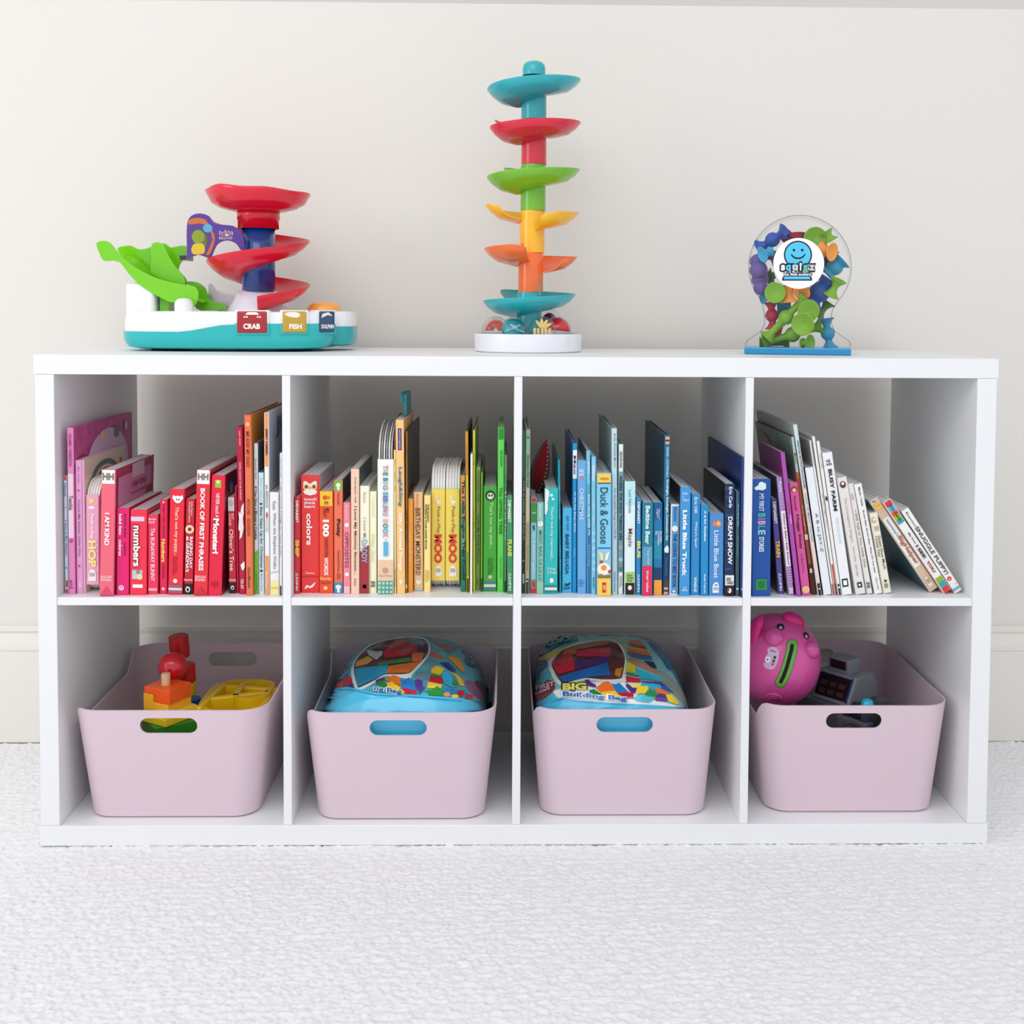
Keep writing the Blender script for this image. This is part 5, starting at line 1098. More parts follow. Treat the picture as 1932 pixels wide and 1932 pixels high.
def squig(kind, label, p0, p1, Y, c, rc=.0145, face=0, dy=0):
    """suction toy whose axis runs from image point p0 to p1 on plane Y"""
    a = atJ(*cv(*p0), Y - JY0); b = atJ(*cv(*p1), Y + dy - JY0)
    a = Vector(a); b = Vector(b); L = (b - a).length; ax = (b - a).normalized()
    mid = (a + b) / 2
    t = thing('suction_toy', label, 'toy', tuple(mid), ax.to_track_quat('Z', 'Y').to_euler(), 'rubber suction toys in the clear jar')
    h = L / 2; w_ = rc * .38
    def cup(z, s, r=rc):   # flared cup, s = +1 opens upward
        return [(w_, z - s * r * .95), (w_ * 1.15, z - s * r * .7), (r * .62, z - s * r * .38), (r * .93, z - s * r * .08), (r, z), (r * .93, z + s * .0006), (r * .5, z - s * r * .26), (0, z - s * r * .38)]
    lo = cup(-h, -1); hi = cup(h, 1)
    if kind == 'dumb': pr = lo[::-1] + hi
    elif kind == 'rod':
        rb = rc * .82
        pr = lo[::-1] + [(w_, -rb * 1.0)] + [(max(w_, rb * math.sin(q)), -rb * math.cos(q)) for q in [PI * k / 10 for k in range(2, 9)]] + [(w_, rb * 1.0)] + hi
    elif kind == 'balls':
        gg = G()
        for k in range(4): gg.add(*sphere(rc * (.82, .95, .9, .8)[k], 20, 12, c=(rc * (.25, -.3, .3, -.2)[k], 0, -h + L * k / 3)), 0, True)
        gg.obj('rubber_body', mat(c, .42, .4), t)
        return t
    else: pr = [(0, -h - rc * .3), (w_ * 1.4, -h - rc * .2), (w_ * 1.6, -h)] + hi
    o = G().add(*lathe(pr, 26), 0, True).obj('rubber_body', mat(c, .42, .4), t, normals=True)
    sharp(o, 55)
    return t
BLU, PUR, CYN, TL2, GR2, OR2, RD2, NAV = (40, 84, 176), (104, 86, 150), (60, 176, 220), (36, 146, 184), (124, 176, 36), (246, 160, 60), (168, 30, 62), (18, 76, 160)
Yf, Ym, Yk = .158, .176, .198
sq = [('rod', 'blue suction toy at the upper left of the jar', (655, 300), (345, 500), Ym, BLU, .0135, .02),
 ('cup', 'cyan suction cup left of the round label', (470, 545), (375, 585), Yf, CYN, .0125, -.008),
 ('balls', 'purple knobbly suction toy at the left edge', (318, 665), (360, 985), Ym, PUR, .0140, 0),
 ('cup', 'crimson suction cup peeking over the label top', (810, 470), (812, 345), Ym, RD2, .0165, .004),
 ('cup', 'lime suction cup disc above the label right side', (1000, 400), (1020, 380), Ym, GR2, .0165, -.018),
 ('dumb', 'lime funnel-ended suction toy at the upper right', (1150, 300), (1215, 410), Yf, GR2, .0105, 0),
 ('dumb', 'orange suction toy right of the label', (1100, 530), (1225, 550), Yf, OR2, .0135, -.012),
 ('rod', 'sky blue ball suction toy at the right edge', (1350, 650), (1160, 815), Ym, TL2, .0150, 0),
 ('cup', 'teal suction cup half hidden by the label edge', (1060, 720), (1150, 700), Yk, TL2, .0150, -.006),
 ('rod', 'navy suction toy below the label right side', (1180, 880), (960, 1190), Ym, NAV, .0190, 0),
 ('dumb', 'lime suction toy at the far right of the globe', (1300, 890), (1205, 1080), Yf, GR2, .0125, .006),
 ('cup', 'teal suction cup at the lower left', (480, 1070), (395, 1060), Ym, TL2, .0150, -.006),
 ('cup', 'lime suction disc at the lower left facing out', (545, 1048), (530, 1045), Yf, GR2, .0152, -.016),
 ('dumb', 'orange waisted suction toy below the label', (690, 955), (705, 1160), Yf, OR2, .0140, 0),
 ('cup', 'orange suction cup beneath the label right of centre', (880, 990), (850, 1040), Yf, OR2, .0130, -.010),
 ('rod', 'crimson suction toy in the jar neck', (480, 1160), (505, 1480), Ym, RD2, .0120, 0),
 ('dumb', 'teal suction toy behind the orange waisted one', (560, 1220), (720, 1210), Yk, TL2, .0150, 0),
 ('rod', 'long lime suction rod slanting down the neck', (900, 1095), (430, 1590), Yf, GR2, .0135, .006),
 ('cup', 'lime suction disc in the neck, upper of two', (950, 1262), (935, 1262), .150, GR2, .0160, -.008),
 ('cup', 'lime suction disc in the neck, lower of two', (880, 1425), (865, 1428), .146, GR2, .0168, -.007),
 ('rod', 'lime ball suction rod lying above the jar floor', (1095, 1450), (395, 1655), Ym, GR2, .0140, 0),
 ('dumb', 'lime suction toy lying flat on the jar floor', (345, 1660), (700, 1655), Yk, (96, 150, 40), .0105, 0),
 ('cup', 'lime suction cup standing on the jar floor', (870, 1655), (960, 1652), Yf, GR2, .0120, -.008),
 ('rod', 'teal upright suction toy at the lower right', (1145, 1360), (1195, 1718), Ym, TL2, .0125, 0),
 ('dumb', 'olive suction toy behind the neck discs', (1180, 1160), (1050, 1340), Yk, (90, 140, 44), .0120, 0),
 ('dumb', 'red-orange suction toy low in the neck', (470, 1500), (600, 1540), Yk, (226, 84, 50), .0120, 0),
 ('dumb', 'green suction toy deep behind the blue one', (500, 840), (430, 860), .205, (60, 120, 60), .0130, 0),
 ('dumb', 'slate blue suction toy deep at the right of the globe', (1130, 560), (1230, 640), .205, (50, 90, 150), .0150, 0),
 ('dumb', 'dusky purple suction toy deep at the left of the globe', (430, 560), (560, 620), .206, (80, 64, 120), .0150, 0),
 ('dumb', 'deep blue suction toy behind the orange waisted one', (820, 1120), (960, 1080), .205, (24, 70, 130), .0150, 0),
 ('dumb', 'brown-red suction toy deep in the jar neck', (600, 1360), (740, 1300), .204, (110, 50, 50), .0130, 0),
 ('dumb', 'raspberry suction toy behind the blue upper one', (740, 330), (640, 430), .205, (150, 40, 90), .0140, 0)]
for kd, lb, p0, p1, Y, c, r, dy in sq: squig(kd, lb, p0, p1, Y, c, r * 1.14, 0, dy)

# ------------------------------------------------------------------ bags in the two middle bins
def ray_hit(U, V, S, y0, y1, n=260):
    U = np.asarray(U, float); V = np.asarray(V, float)
    D = FWD[None] + RIGHT[None] * ((U - CX) / FPX)[:, None] - UP[None] * ((V - CY) / FPX)[:, None]
    ys = np.linspace(y0, y1, n)
    k = (ys[None, :] - CP[1]) / D[:, 1:2]
    X = CP[0] + D[:, 0:1] * k; Z = CP[2] + D[:, 2:3] * k; Yg = np.broadcast_to(ys[None, :], X.shape)
    below = Z <= S(X, Yg)
    i = np.where(below.any(1), below.argmax(1), n - 1)
    r = np.arange(len(U)); i0 = np.maximum(i - 1, 0)
    ya, yb_ = ys[i0], ys[i]
    for _ in range(18):
        ym = (ya + yb_) / 2; kk = (ym - CP[1]) / D[:, 1]
        xm = CP[0] + D[:, 0] * kk; zm = CP[2] + D[:, 2] * kk
        b = zm <= S(xm, ym)
        yb_ = np.where(b, ym, yb_); ya = np.where(b, ya, ym)
    kk = (yb_ - CP[1]) / D[:, 1]
    xx = CP[0] + D[:, 0] * kk
    return np.stack([xx, yb_, np.minimum(CP[2] + D[:, 2] * kk, S(xx, yb_))], 1)
def sub_tris(pts, level):
    tri = tessellate_polygon([[Vector((p[0], p[1], 0)) for p in pts]])
    P = [tuple(p) for p in pts]; T = [tuple(t) for t in tri]
    for _ in range(level):
        cache = {}; N = []
        def mid(a, b):
            k = (min(a, b), max(a, b))
            if k not in cache:
                cache[k] = len(P); P.append(((P[a][0] + P[b][0]) / 2, (P[a][1] + P[b][1]) / 2))
            return cache[k]
        for a, b, c in T:
            d, e, f = mid(a, b), mid(b, c), mid(c, a)
            N += [(a, d, f), (d, b, e), (f, e, c), (d, e, f)]
        T = N
    return P, T
def make_bag(label, xc, yf, rimz, ox, s, a, prints, texts, side, dx=0, nfb=24, pe=(2.8, .42)):
    """pillow of printed film standing in a bin; prints follow its surface"""
    ky = np.array([.018, .022, .027, .038, .058, .12, .19, .25, .295, .315, .325]) + yf
    kz = np.array([-.09, -.04, -.010, .008, .022, .037, .046, .045, .032, .0, -.06]) + rimz
    zb = rimz - .075
    def cf(y): return np.clip(1 - np.abs(.985 * (2 * (y - ky[0]) / (ky[-1] - ky[0]) - 1)) ** 6, .02, 1) ** (1 / 5)
    def S(x, y):
        zc = np.interp(y, ky, kz)
        ae = a * cf(y)
        e = np.clip(1 - np.abs((x - xc - dx) / ae) ** pe[0], 0, 1) ** pe[1]
        wr = .0018 * np.sin(x * 85 + y * 50) * np.sin(y * 60 - x * 30) + .0006 * np.sin(x * 150 - y * 110)
        return zb + (zc - zb + wr) * e
    t = thing('building_block_bag', label, 'bag', (xc + dx, yf + .17, ZBI + .004))
    OX, OY, OZ = xc + dx, yf + .17, ZBI + .004
    nu, nv = 72, 90; P = []
    for i in range(nu + 1):
        sx_ = math.sin(PI / 2 * (-1 + 2 * i / nu)); row = []
        for j in range(nv + 1):
            q = j / nv; y = ky[0] + (ky[-1] - ky[0]) * q ** 1.5; x = OX + a * float(cf(y)) * sx_
            row.append((x - OX, y - OY, float(S(np.array(x), np.array(y))) - OZ))
        P.append(row)
    g = G(); v, f = grid(P); g.add(v, f, 0, True)
    for k_ in range(len(f)):
        if (k_ % nv) < nfb: g.m[k_] = 1
    # walls of the bag down into the bin
    lp = [P[i][0] for i in range(nu + 1)] + [P[nu][j] for j in range(1, nv + 1)] + [P[i][nv] for i in range(nu - 1, -1, -1)] + [P[0][j] for j in range(nv - 1, 0, -1)]
    m = len(lp); bt = [(x * .84, y * .88, 0.004) for x, y, z in lp]
    g.add(lp + bt, [(i, (i + 1) % m, (i + 1) % m + m, i + m) for i in range(m)] + [tuple(range(m, 2 * m))], 1, True)
    film = mat(side, .25, .5, coat=.35)
    g.obj('printed_film', [film, mat((74, 190, 230), .25, .5, coat=.3)], t, normals=True)
    def put(pts2, tris, off, c, nm, rough=.25, M=None):
        U = np.array([ox + p[0] * s for p in pts2]); V = np.array([1190 + p[1] * s for p in pts2])
        Q = ray_hit(U, V, S, ky[0] + .0005, ky[-1] - .004)
        vv = [(q[0] - OX, q[1] - OY - off * .5, q[2] - OZ + off) for q in Q]
        g = G(); g.add(vv, tris, 0, True); return g.obj(nm, M or mat(c, rough, .5, coat=.3), t)
    for k, (pts, c, sm, nm) in enumerate(prints):
        if sm: pts = smooth_loop(pts, sm)
        ext = max(max(p[0] for p in pts) - min(p[0] for p in pts), max(p[1] for p in pts) - min(p[1] for p in pts))
        P2, T2 = sub_tris(pts, int(min(5, max(1, math.ceil(math.log2(ext / 45))))))
        put(P2, T2, .0003 + .0006 * {'bag_print': 1, 'window_border': 2, 'clear_window': 3, 'block_in_bag': 4, 'printed_block': 3, 'printed_badge': 3, 'front_band': 4, 'zipper': 5}[nm] + .000012 * k, c, nm)
    L0 = .0036
    for k, (txt, x0, x1, y0, y1, slope, c, bold) in enumerate(texts):
        P_, F2 = text_mesh(txt, bold)
        pts = [(x0 + (x1 - x0) * p, y1 + (y0 - y1) * q + slope * p) for p, q in P_]
        put(pts, F2, L0 + .0004 + .0003 * k, c, 'bag_lettering')
    return t, put, L0
def blob(cx, cy, rx, ry=None, n=16): return circ(cx, cy, rx, n, ry or rx)
B_ = lambda *p: [(x + 1840, y) for x, y in p]
LBL = (84, 198, 236)
pr2 = [([(300, 1060), (600, 780), (920, 460), (1300, 250), (1900, 140), (2300, 200), (2700, 330), (2900, 480), (3250, 900), (3320, 1250), (3000, 1230), (1900, 1130), (1000, 1040), (620, 1010)], (80, 170, 180), 1, 'bag_print'),
 (B_((930, 330), (1100, 360), (1330, 520), (1440, 720), (1480, 1050), (1400, 1000), (1280, 740), (1100, 560)), (20, 96, 120), 2, 'bag_print'),
 (B_((400, 190), (560, 230), (830, 300), (780, 380), (700, 400), (590, 330)), (150, 96, 70), 2, 'bag_print'),
 (B_((360, 360), (480, 380), (600, 450), (660, 490), (560, 500), (370, 450)), (180, 110, 84), 2, 'bag_print'),
 (B_((340, 480), (540, 560), (480, 640), (400, 690), (370, 800), (290, 900), (120, 830), (120, 760), (220, 640)), (100, 140, 156), 2, 'bag_print'),
 ([(890, 560), (1080, 320), (1300, 205), (1640, 132), (2000, 120), (2190, 180), (2225, 330), (2180, 480), (1990, 690), (1900, 800), (1880, 850), (1700, 830), (1450, 800), (1300, 890), (1080, 1020), (920, 1020), (850, 760)], (226, 234, 234), 2, 'window_border'),
 ([(920, 560), (1100, 340), (1300, 230), (1640, 155), (1990, 142), (2160, 195), (2195, 330), (2150, 460), (1960, 660), (1860, 750), (1700, 772), (1450, 772), (1300, 850), (1000, 1000), (960, 960), (905, 760)], (84, 44, 50), 2, 'clear_window'),
 ([(1400, 385), (1650, 165), (2010, 272), (2000, 430), (1450, 500)], (176, 26, 44), 0, 'block_in_bag'),
 ([(1860, 170), (2060, 165), (2140, 240), (2080, 300), (1880, 250)], (60, 110, 130), 0, 'block_in_bag'),
 ([(1300, 585), (1880, 488), (1892, 560), (1320, 622)], (60, 130, 50), 0, 'block_in_bag'),
 ([(1905, 445), (1960, 402), (2120, 412), (2075, 545), (1905, 562)], (214, 104, 44), 0, 'block_in_bag'),
 ([(1505, 640), (1925, 572), (2075, 548), (1900, 715), (1840, 755), (1452, 762)], (206, 104, 36), 0, 'block_in_bag'),
 ([(908, 682), (1500, 612), (1458, 770), (1300, 845), (985, 990), (940, 900)], (24, 140, 176), 0, 'block_in_bag'),
 ([(940, 562), (1150, 462), (1232, 532), (1135, 602), (925, 652)], (226, 166, 30), 0, 'block_in_bag'),
 ([(1112, 352), (1290, 382), (1400, 372), (1392, 442), (1290, 530), (1162, 452)], (186, 190, 194), 0, 'block_in_bag'),
 ([(1220, 330), (1480, 250), (1500, 290), (1390, 360), (1290, 370)], (34, 32, 40), 0, 'block_in_bag'),
 (blob(780, 885, 92), (186, 20, 40), 0, 'printed_block'), (blob(640, 960, 84, 74), (214, 60, 50), 0, 'printed_block'), ([(590, 850), (700, 770), (820, 720), (700, 850), (640, 880)], (40, 170, 196), 0, 'printed_block'),
 ([(800, 960), (880, 920), (900, 1010), (790, 1000)], (80, 40, 130), 0, 'printed_block'),
 ([(1270, 880), (1420, 820), (1440, 860), (1300, 930)], (100, 50, 120), 0, 'printed_block'),
 ([(1430, 870), (1520, 820), (1590, 785), (1700, 830), (1725, 985), (1600, 925)], (240, 120, 30), 0, 'printed_block'),
 ([(1280, 935), (1400, 880), (1480, 960), (1400, 1000)], (40, 140, 40), 0, 'printed_block'),
 ([(1470, 922), (1560, 902), (1722, 1012), (1660, 1062), (1480, 1002)], (250, 206, 40), 0, 'printed_block'),
 ([(1700, 862), (1780, 880), (1850, 832), (1930, 872), (1990, 1052), (1745, 1042)], (30, 130, 206), 0, 'printed_block'),
 (B_((115, 880), (180, 860), (245, 890), (245, 980), (300, 1005), (200, 1112), (140, 1000)), (96, 50, 150), 0, 'printed_block'),
 (blob(1800, 1065, 70, 52), (206, 20, 50), 0, 'printed_block'), (blob(1925, 1090, 66, 45), (214, 24, 54), 0, 'printed_block'),
 ([(1655, 1060), (1720, 1035), (1780, 1080), (1770, 1115), (1660, 1105)], (246, 206, 60), 0, 'printed_block'),
 (B_((410, 675), (500, 630), (640, 680), (560, 790), (400, 750)), (226, 190, 40), 0, 'printed_block'),
 (B_((400, 750), (560, 790), (560, 825), (385, 785)), (60, 140, 40), 0, 'printed_block'),
 (B_((385, 800), (622, 842), (592, 942), (358, 902)), (196, 24, 50), 0, 'printed_block'),
 (B_((345, 902), (592, 952), (570, 1022), (330, 1012)), (250, 212, 70), 0, 'printed_block'),
 (B_((580, 762), (680, 712), (722, 762), (802, 902), (862, 992), (762, 1012), (622, 932)), (50, 180, 220), 0, 'printed_block'),
 (B_((545, 570), (700, 570), (830, 690), (820, 740), (700, 690)), (40, 40, 130), 0, 'printed_block'),
 (B_((685, 490), (760, 455), (900, 500), (950, 600), (985, 760), (900, 700), (800, 590)), (230, 150, 40), 0, 'printed_block'),
 (B_((722, 752), (862, 782), (942, 872), (982, 985), (900, 972), (830, 822)), (246, 180, 40), 0, 'printed_block'),
 (B_((780, 832), (862, 942), (852, 992), (762, 972)), (60, 140, 50), 0, 'printed_block'),
 (B_((590, 1010), (840, 1050), (1000, 1050), (1040, 1110), (840, 1130), (600, 1070)), (30, 140, 206), 0, 'printed_block'),
 (B_((260, 1082), (420, 1042), (500, 982), (600, 1042), (605, 1152), (400, 1142)), (40, 150, 40), 0, 'printed_block'),
 (blob(2130, 1130, 66, 36), (60, 190, 226), 0, 'printed_block'), (blob(2515, 1128, 58, 42), (246, 150, 70), 0, 'printed_block'), (blob(2655, 1160, 66, 32), (250, 210, 60), 0, 'printed_block'), (blob(2755, 1110, 68, 56), (214, 20, 50), 0, 'printed_block'), (blob(2905, 1168, 72, 44), (214, 20, 50), 0, 'printed_block'),
 (B_((980, 882), (1060, 870), (1200, 960), (1330, 1180), (1270, 1222), (1040, 1042)), (150, 84, 130), 2, 'bag_print'),
 (B_((1150, 900), (1280, 900), (1380, 1080), (1400, 1300), (1330, 1240), (1240, 1040)), (90, 40, 50), 2, 'bag_print'),
 (blob(2985, 530, 150, 120), (24, 70, 120), 0, 'printed_badge'),
 ([(170, 1400), (230, 1310), (350, 1165), (450, 1085), (620, 1022), (800, 1006), (1000, 1045), (1300, 1108), (1900, 1136), (2300, 1165), (2760, 1205), (2900, 1225), (3050, 1295), (3190, 1405), (2400, 1470), (1200, 1470), (500, 1450)], LBL, 0, 'front_band'),
 ([(640, 1050), (800, 1035), (1000, 1075), (1300, 1140), (1900, 1170), (2300, 1200), (2780, 1245), (2780, 1262), (2300, 1225), (1900, 1195), (1300, 1165), (1000, 1100), (800, 1062), (650, 1075)], (40, 160, 206), 0, 'zipper')]
tx2 = [('ng Bag', 1240, 1740, 985, 1105, 60, W, .12), ('ng Bag', 1250, 1730, 995, 1100, 60, (20, 96, 160), .02), ('TOY', 2910, 3040, 480, 590, 60, (110, 170, 200), .01)]
b2 = BINS[1]
bagA, putA, LA = make_bag('zipped bag of building blocks with a plain blue front band', b2[0], b2[1], ZBI + b2[3], 570, 210 / 1932, .132, pr2, tx2, (70, 150, 170))
D_ = lambda *p: [(x + 1656, y) for x, y in p]
pr3 = [([(150, 1250), (130, 900), (180, 450), (330, 180), (640, 100), (1100, 95), (1900, 110), (2160, 200), (2400, 420), (2650, 900), (2900, 1330), (2300, 1330), (600, 1230)], (120, 190, 190), 1, 'bag_print'),
 ([(150, 1200), (110, 700), (140, 420), (330, 180), (450, 110), (330, 230), (210, 470), (190, 800)], (16, 66, 110), 1, 'bag_print'),
 ([(1200, 150), (1500, 130), (1800, 140), (1790, 480), (1740, 520), (1640, 250), (1500, 185)], (170, 176, 80), 1, 'bag_print'),
 ([(200, 480), (370, 175), (640, 108), (910, 112), (925, 175), (780, 215), (600, 262), (330, 420)], (20, 120, 140), 0, 'printed_badge'),
 ([(240, 510), (330, 450), (500, 390), (700, 310), (680, 360), (520, 470), (260, 545)], (206, 176, 40), 0, 'printed_block'),
 ([(160, 560), (390, 540), (380, 640), (260, 760), (180, 850)], (30, 80, 140), 2, 'bag_print'),
 ([(220, 890), (330, 770), (410, 690), (460, 745), (400, 860), (320, 945)], (50, 176, 196), 0, 'printed_block'),
 ([(250, 960), (380, 870), (490, 880), (520, 930), (400, 990)], (140, 26, 40), 0, 'printed_block'),
 ([(480, 1060), (1000, 900), (1500, 880), (1740, 880), (1760, 1000), (2200, 1200), (2740, 1330), (2200, 1330), (1700, 1300), (1000, 1240), (600, 1200)], (236, 238, 236), 1, 'bag_print'),
 ([(400, 560), (540, 400), (700, 300), (1000, 215), (1350, 165), (1560, 180), (1680, 280), (1750, 430), (1765, 600), (1760, 880), (1690, 900), (1350, 895), (1060, 875), (850, 920), (680, 975), (560, 930), (470, 800)], (224, 230, 226), 2, 'window_border'),
 ([(465, 590), (560, 450), (700, 330), (1000, 240), (1350, 188), (1540, 202), (1650, 292), (1720, 430), (1736, 560), (1692, 790), (1640, 852), (1350, 862), (1060, 836), (850, 882), (680, 926), (600, 872), (520, 740)], (88, 34, 40), 2, 'clear_window'),
 ([(700, 345), (1000, 250), (1440, 195), (1450, 260), (900, 350), (880, 440), (720, 420), (640, 430)], (150, 96, 50), 0, 'block_in_bag'),
 ([(470, 562), (640, 502), (640, 432), (800, 412), (872, 562), (862, 692), (600, 782), (545, 732)], (190, 16, 40), 0, 'block_in_bag'),
 ([(892, 362), (1450, 302), (1500, 342), (1482, 472), (900, 472)], (186, 24, 56), 0, 'block_in_bag'),
 ([(852, 542), (1450, 462), (1472, 562), (882, 702)], (66, 30, 104), 0, 'block_in_bag'),
 ([(572, 832), (1430, 572), (1492, 792), (1060, 832), (690, 918)], (10, 96, 170), 0, 'block_in_bag'),
 ([(1575, 682), (1706, 662), (1650, 842), (1562, 792)], (190, 130, 20), 0, 'block_in_bag'),
 ([(1040, 872), (1110, 862), (1140, 910), (1240, 960), (1230, 1010), (1110, 980)], (80, 40, 130), 0, 'printed_block'),
 ([(1230, 1012), (1360, 912), (1450, 900), (1520, 960), (1562, 1062), (1320, 1092)], (236, 110, 30), 0, 'printed_block'),
 ([(1510, 932), (1570, 950), (1640, 922), (1700, 982), (1800, 1082), (1590, 1092)], (20, 120, 200), 0, 'printed_block'),
 ([(1120, 1052), (1200, 1032), (1342, 1122), (1300, 1172), (1130, 1132)], (20, 130, 50), 0, 'printed_block'),
 ([(1330, 1082), (1560, 1062), (1672, 1152), (1560, 1192), (1350, 1172)], (250, 200, 30), 0, 'printed_block'),
 ([(1600, 1102), (1760, 1082), (1882, 1102), (1892, 1202), (1700, 1192)], (186, 16, 46), 0, 'printed_block'),
 (D_((90, 960), (160, 945), (215, 990), (290, 1030), (250, 1110), (170, 1080)), (76, 30, 140), 0, 'printed_block'),
 (D_((95, 622), (150, 562), (262, 622), (272, 752), (95, 732)), (206, 190, 40), 0, 'printed_block'),
 (D_((95, 742), (322, 792), (312, 817), (95, 772)), (30, 130, 60), 0, 'printed_block'),
 (D_((95, 802), (352, 852), (352, 912), (105, 912)), (196, 16, 60), 0, 'printed_block'),
 (D_((110, 914), (362, 932), (352, 1002), (220, 1012)), (236, 210, 130), 0, 'printed_block'),
 (D_((272, 672), (482, 742), (560, 792), (702, 822), (732, 902), (362, 852)), (40, 176, 206), 0, 'printed_block'),
 (D_((372, 890), (720, 915), (800, 980), (700, 960), (380, 915)), (110, 40, 110), 0, 'printed_block'),
 (D_((380, 930), (690, 950), (720, 1020), (500, 1030), (370, 990)), (40, 170, 206), 0, 'printed_block'),
 (D_((710, 950), (800, 985), (940, 1090), (880, 1090), (720, 1040)), (20, 90, 170), 0, 'printed_block'),
 (D_((300, 982), (480, 980), (490, 1030), (430, 1110), (262, 1110)), (246, 206, 30), 0, 'printed_block'),
 (D_((590, 1022), (690, 1022), (880, 1102), (800, 1132), (640, 1092)), (236, 110, 40), 0, 'printed_block'),
 (D_((430, 1110), (520, 1042), (600, 1062), (650, 1142), (560, 1172), (450, 1150)), (20, 140, 60), 0, 'printed_block'),
 (D_((600, 1192), (660, 1112), (780, 1132), (822, 1252), (620, 1242)), (90, 36, 130), 0, 'printed_block'),
 (D_((785, 1132), (890, 1122), (960, 1202), (1022, 1262), (1002, 1312), (850, 1252)), (250, 206, 30), 0, 'printed_block'),
 (D_((235, 1200), (320, 1112), (400, 1142), (480, 1162), (560, 1172), (582, 1222), (500, 1272), (280, 1242)), (50, 186, 206), 0, 'printed_block'),
 (D_((140, 200), (320, 170), (380, 210), (430, 280), (150, 215)), (206, 110, 40), 0, 'printed_block'), (D_((150, 215), (430, 280), (470, 345), (160, 265)), (140, 34, 30), 0, 'printed_block'), (D_((130, 275), (460, 345), (480, 390), (130, 330)), (196, 150, 60), 0, 'printed_block'),
 (D_((120, 330), (480, 385), (540, 460), (120, 390)), (206, 96, 40), 0, 'printed_block'), (D_((120, 395), (540, 470), (560, 530), (200, 470)), (40, 90, 150), 0, 'printed_block'), (D_((400, 540), (580, 560), (640, 680), (560, 660)), (24, 20, 90), 0, 'printed_block'),
 (D_((110, 500), (250, 490), (400, 560), (640, 700), (690, 790), (560, 740), (280, 620)), (170, 124, 100), 2, 'bag_print'),
 (D_((620, 690), (800, 760), (960, 900), (1120, 1080), (1270, 1370), (1150, 1360), (1060, 1240), (900, 1090), (760, 920)), (130, 140, 132), 2, 'bag_print'),
 (D_((480, 200), (620, 230), (800, 420), (930, 640), (850, 700), (700, 480), (560, 320)), (20, 100, 150), 2, 'bag_print'),
 ([(180, 1000), (330, 952), (490, 940), (530, 990), (480, 1080), (300, 1222), (140, 1272)], (140, 22, 56), 0, 'printed_badge'),
 ([(160, 1290), (320, 1220), (480, 1090), (520, 1190), (420, 1280), (300, 1345), (200, 1330)], (60, 176, 210), 0, 'bag_print'),
 ([(300, 1360), (430, 1265), (520, 1205), (640, 1190), (900, 1225), (1400, 1270), (1900, 1300), (2400, 1330), (2900, 1385), (1800, 1440), (700, 1430)], (60, 190, 230), 0, 'front_band'),
 ([(440, 1290), (530, 1225), (640, 1212), (900, 1250), (1400, 1292), (1900, 1320), (1900, 1332), (1400, 1308), (900, 1268), (640, 1230), (540, 1245)], (24, 150, 200), 0, 'zipper')]
tx3 = [('BIG', 630, 1090, 930, 1085, -10, K, .11), ('BIG', 655, 1070, 950, 1070, -10, (226, 214, 90), .03), ('Building Bag', 635, 1790, 1075, 1205, 90, W, .13), ('Building Bag', 655, 1775, 1090, 1195, 90, (20, 100, 176), .045),
 ('BLOKS', 280, 800, 250, 330, -130, (110, 170, 180), .03), ('MEGA', 340, 760, 165, 235, -60, (110, 170, 180), .03), ('FIRST', 190, 510, 1010, 1090, -90, (226, 206, 210), .02), ('Builders', 170, 430, 1120, 1180, -110, (226, 206, 210), .02)]
b3 = BINS[2]
bagB, putB, LB = make_bag('zipped bag lettered Big Building Bag with printed blocks', b3[0], b3[1], ZBI + b3[3], 990, 210 / 1932, .126, pr3, tx3, (50, 120, 140), dx=-.012, nfb=20, pe=(4.6, .34))
# ------------------------------------------------------------------ wooden shapes in the first bin
WD = lambda c: mat(c, .35, .45, var=.06, bscale=60)
q1 = lambda x, y: (130 + x * .22257, 1190 + y * .22257)
def shape(name, label, M_, loc, rot, geo, cat='wooden block', sm=False, part=None):
    o = G().add(*geo, 0, sm).obj(name, M_, None, loc, rot, normals=True)
    if sm: sharp(o, 40)
    return tag(o, label, cat, 'wooden stacking shapes')
fz_ = ZBI + .0032
tx0 = atY(315, 1320, .088); X0 = float(tx0[0]); Y0 = .088
rz = math.radians(-27)
fz0 = fz_; LOW = .021
sqr = lambda a, z0, z1, bev=.0012: box(-a / 2, a / 2, -a / 2, a / 2, z0, z1, bev)
shape('stacking_block', 'green wooden block seen through the first bin hand hole', WD((44, 136, 36)), (X0 + .004, Y0, fz_), (0, 0, math.radians(-58)), sqr(.068, 0, .1335))
shape('stacking_block', 'yellow wooden plate above the green block in the hand hole', WD((236, 200, 40)), (X0 + .001, Y0, fz_), (0, 0, math.radians(-33)), sqr(.064, .1338, .146))
shape('stacking_block', 'pale yellow wooden plate at the rim of the first bin', WD((240, 206, 60)), (X0 + .006, Y0, fz_), (0, 0, math.radians(-40)), sqr(.060, .1462, .1535))
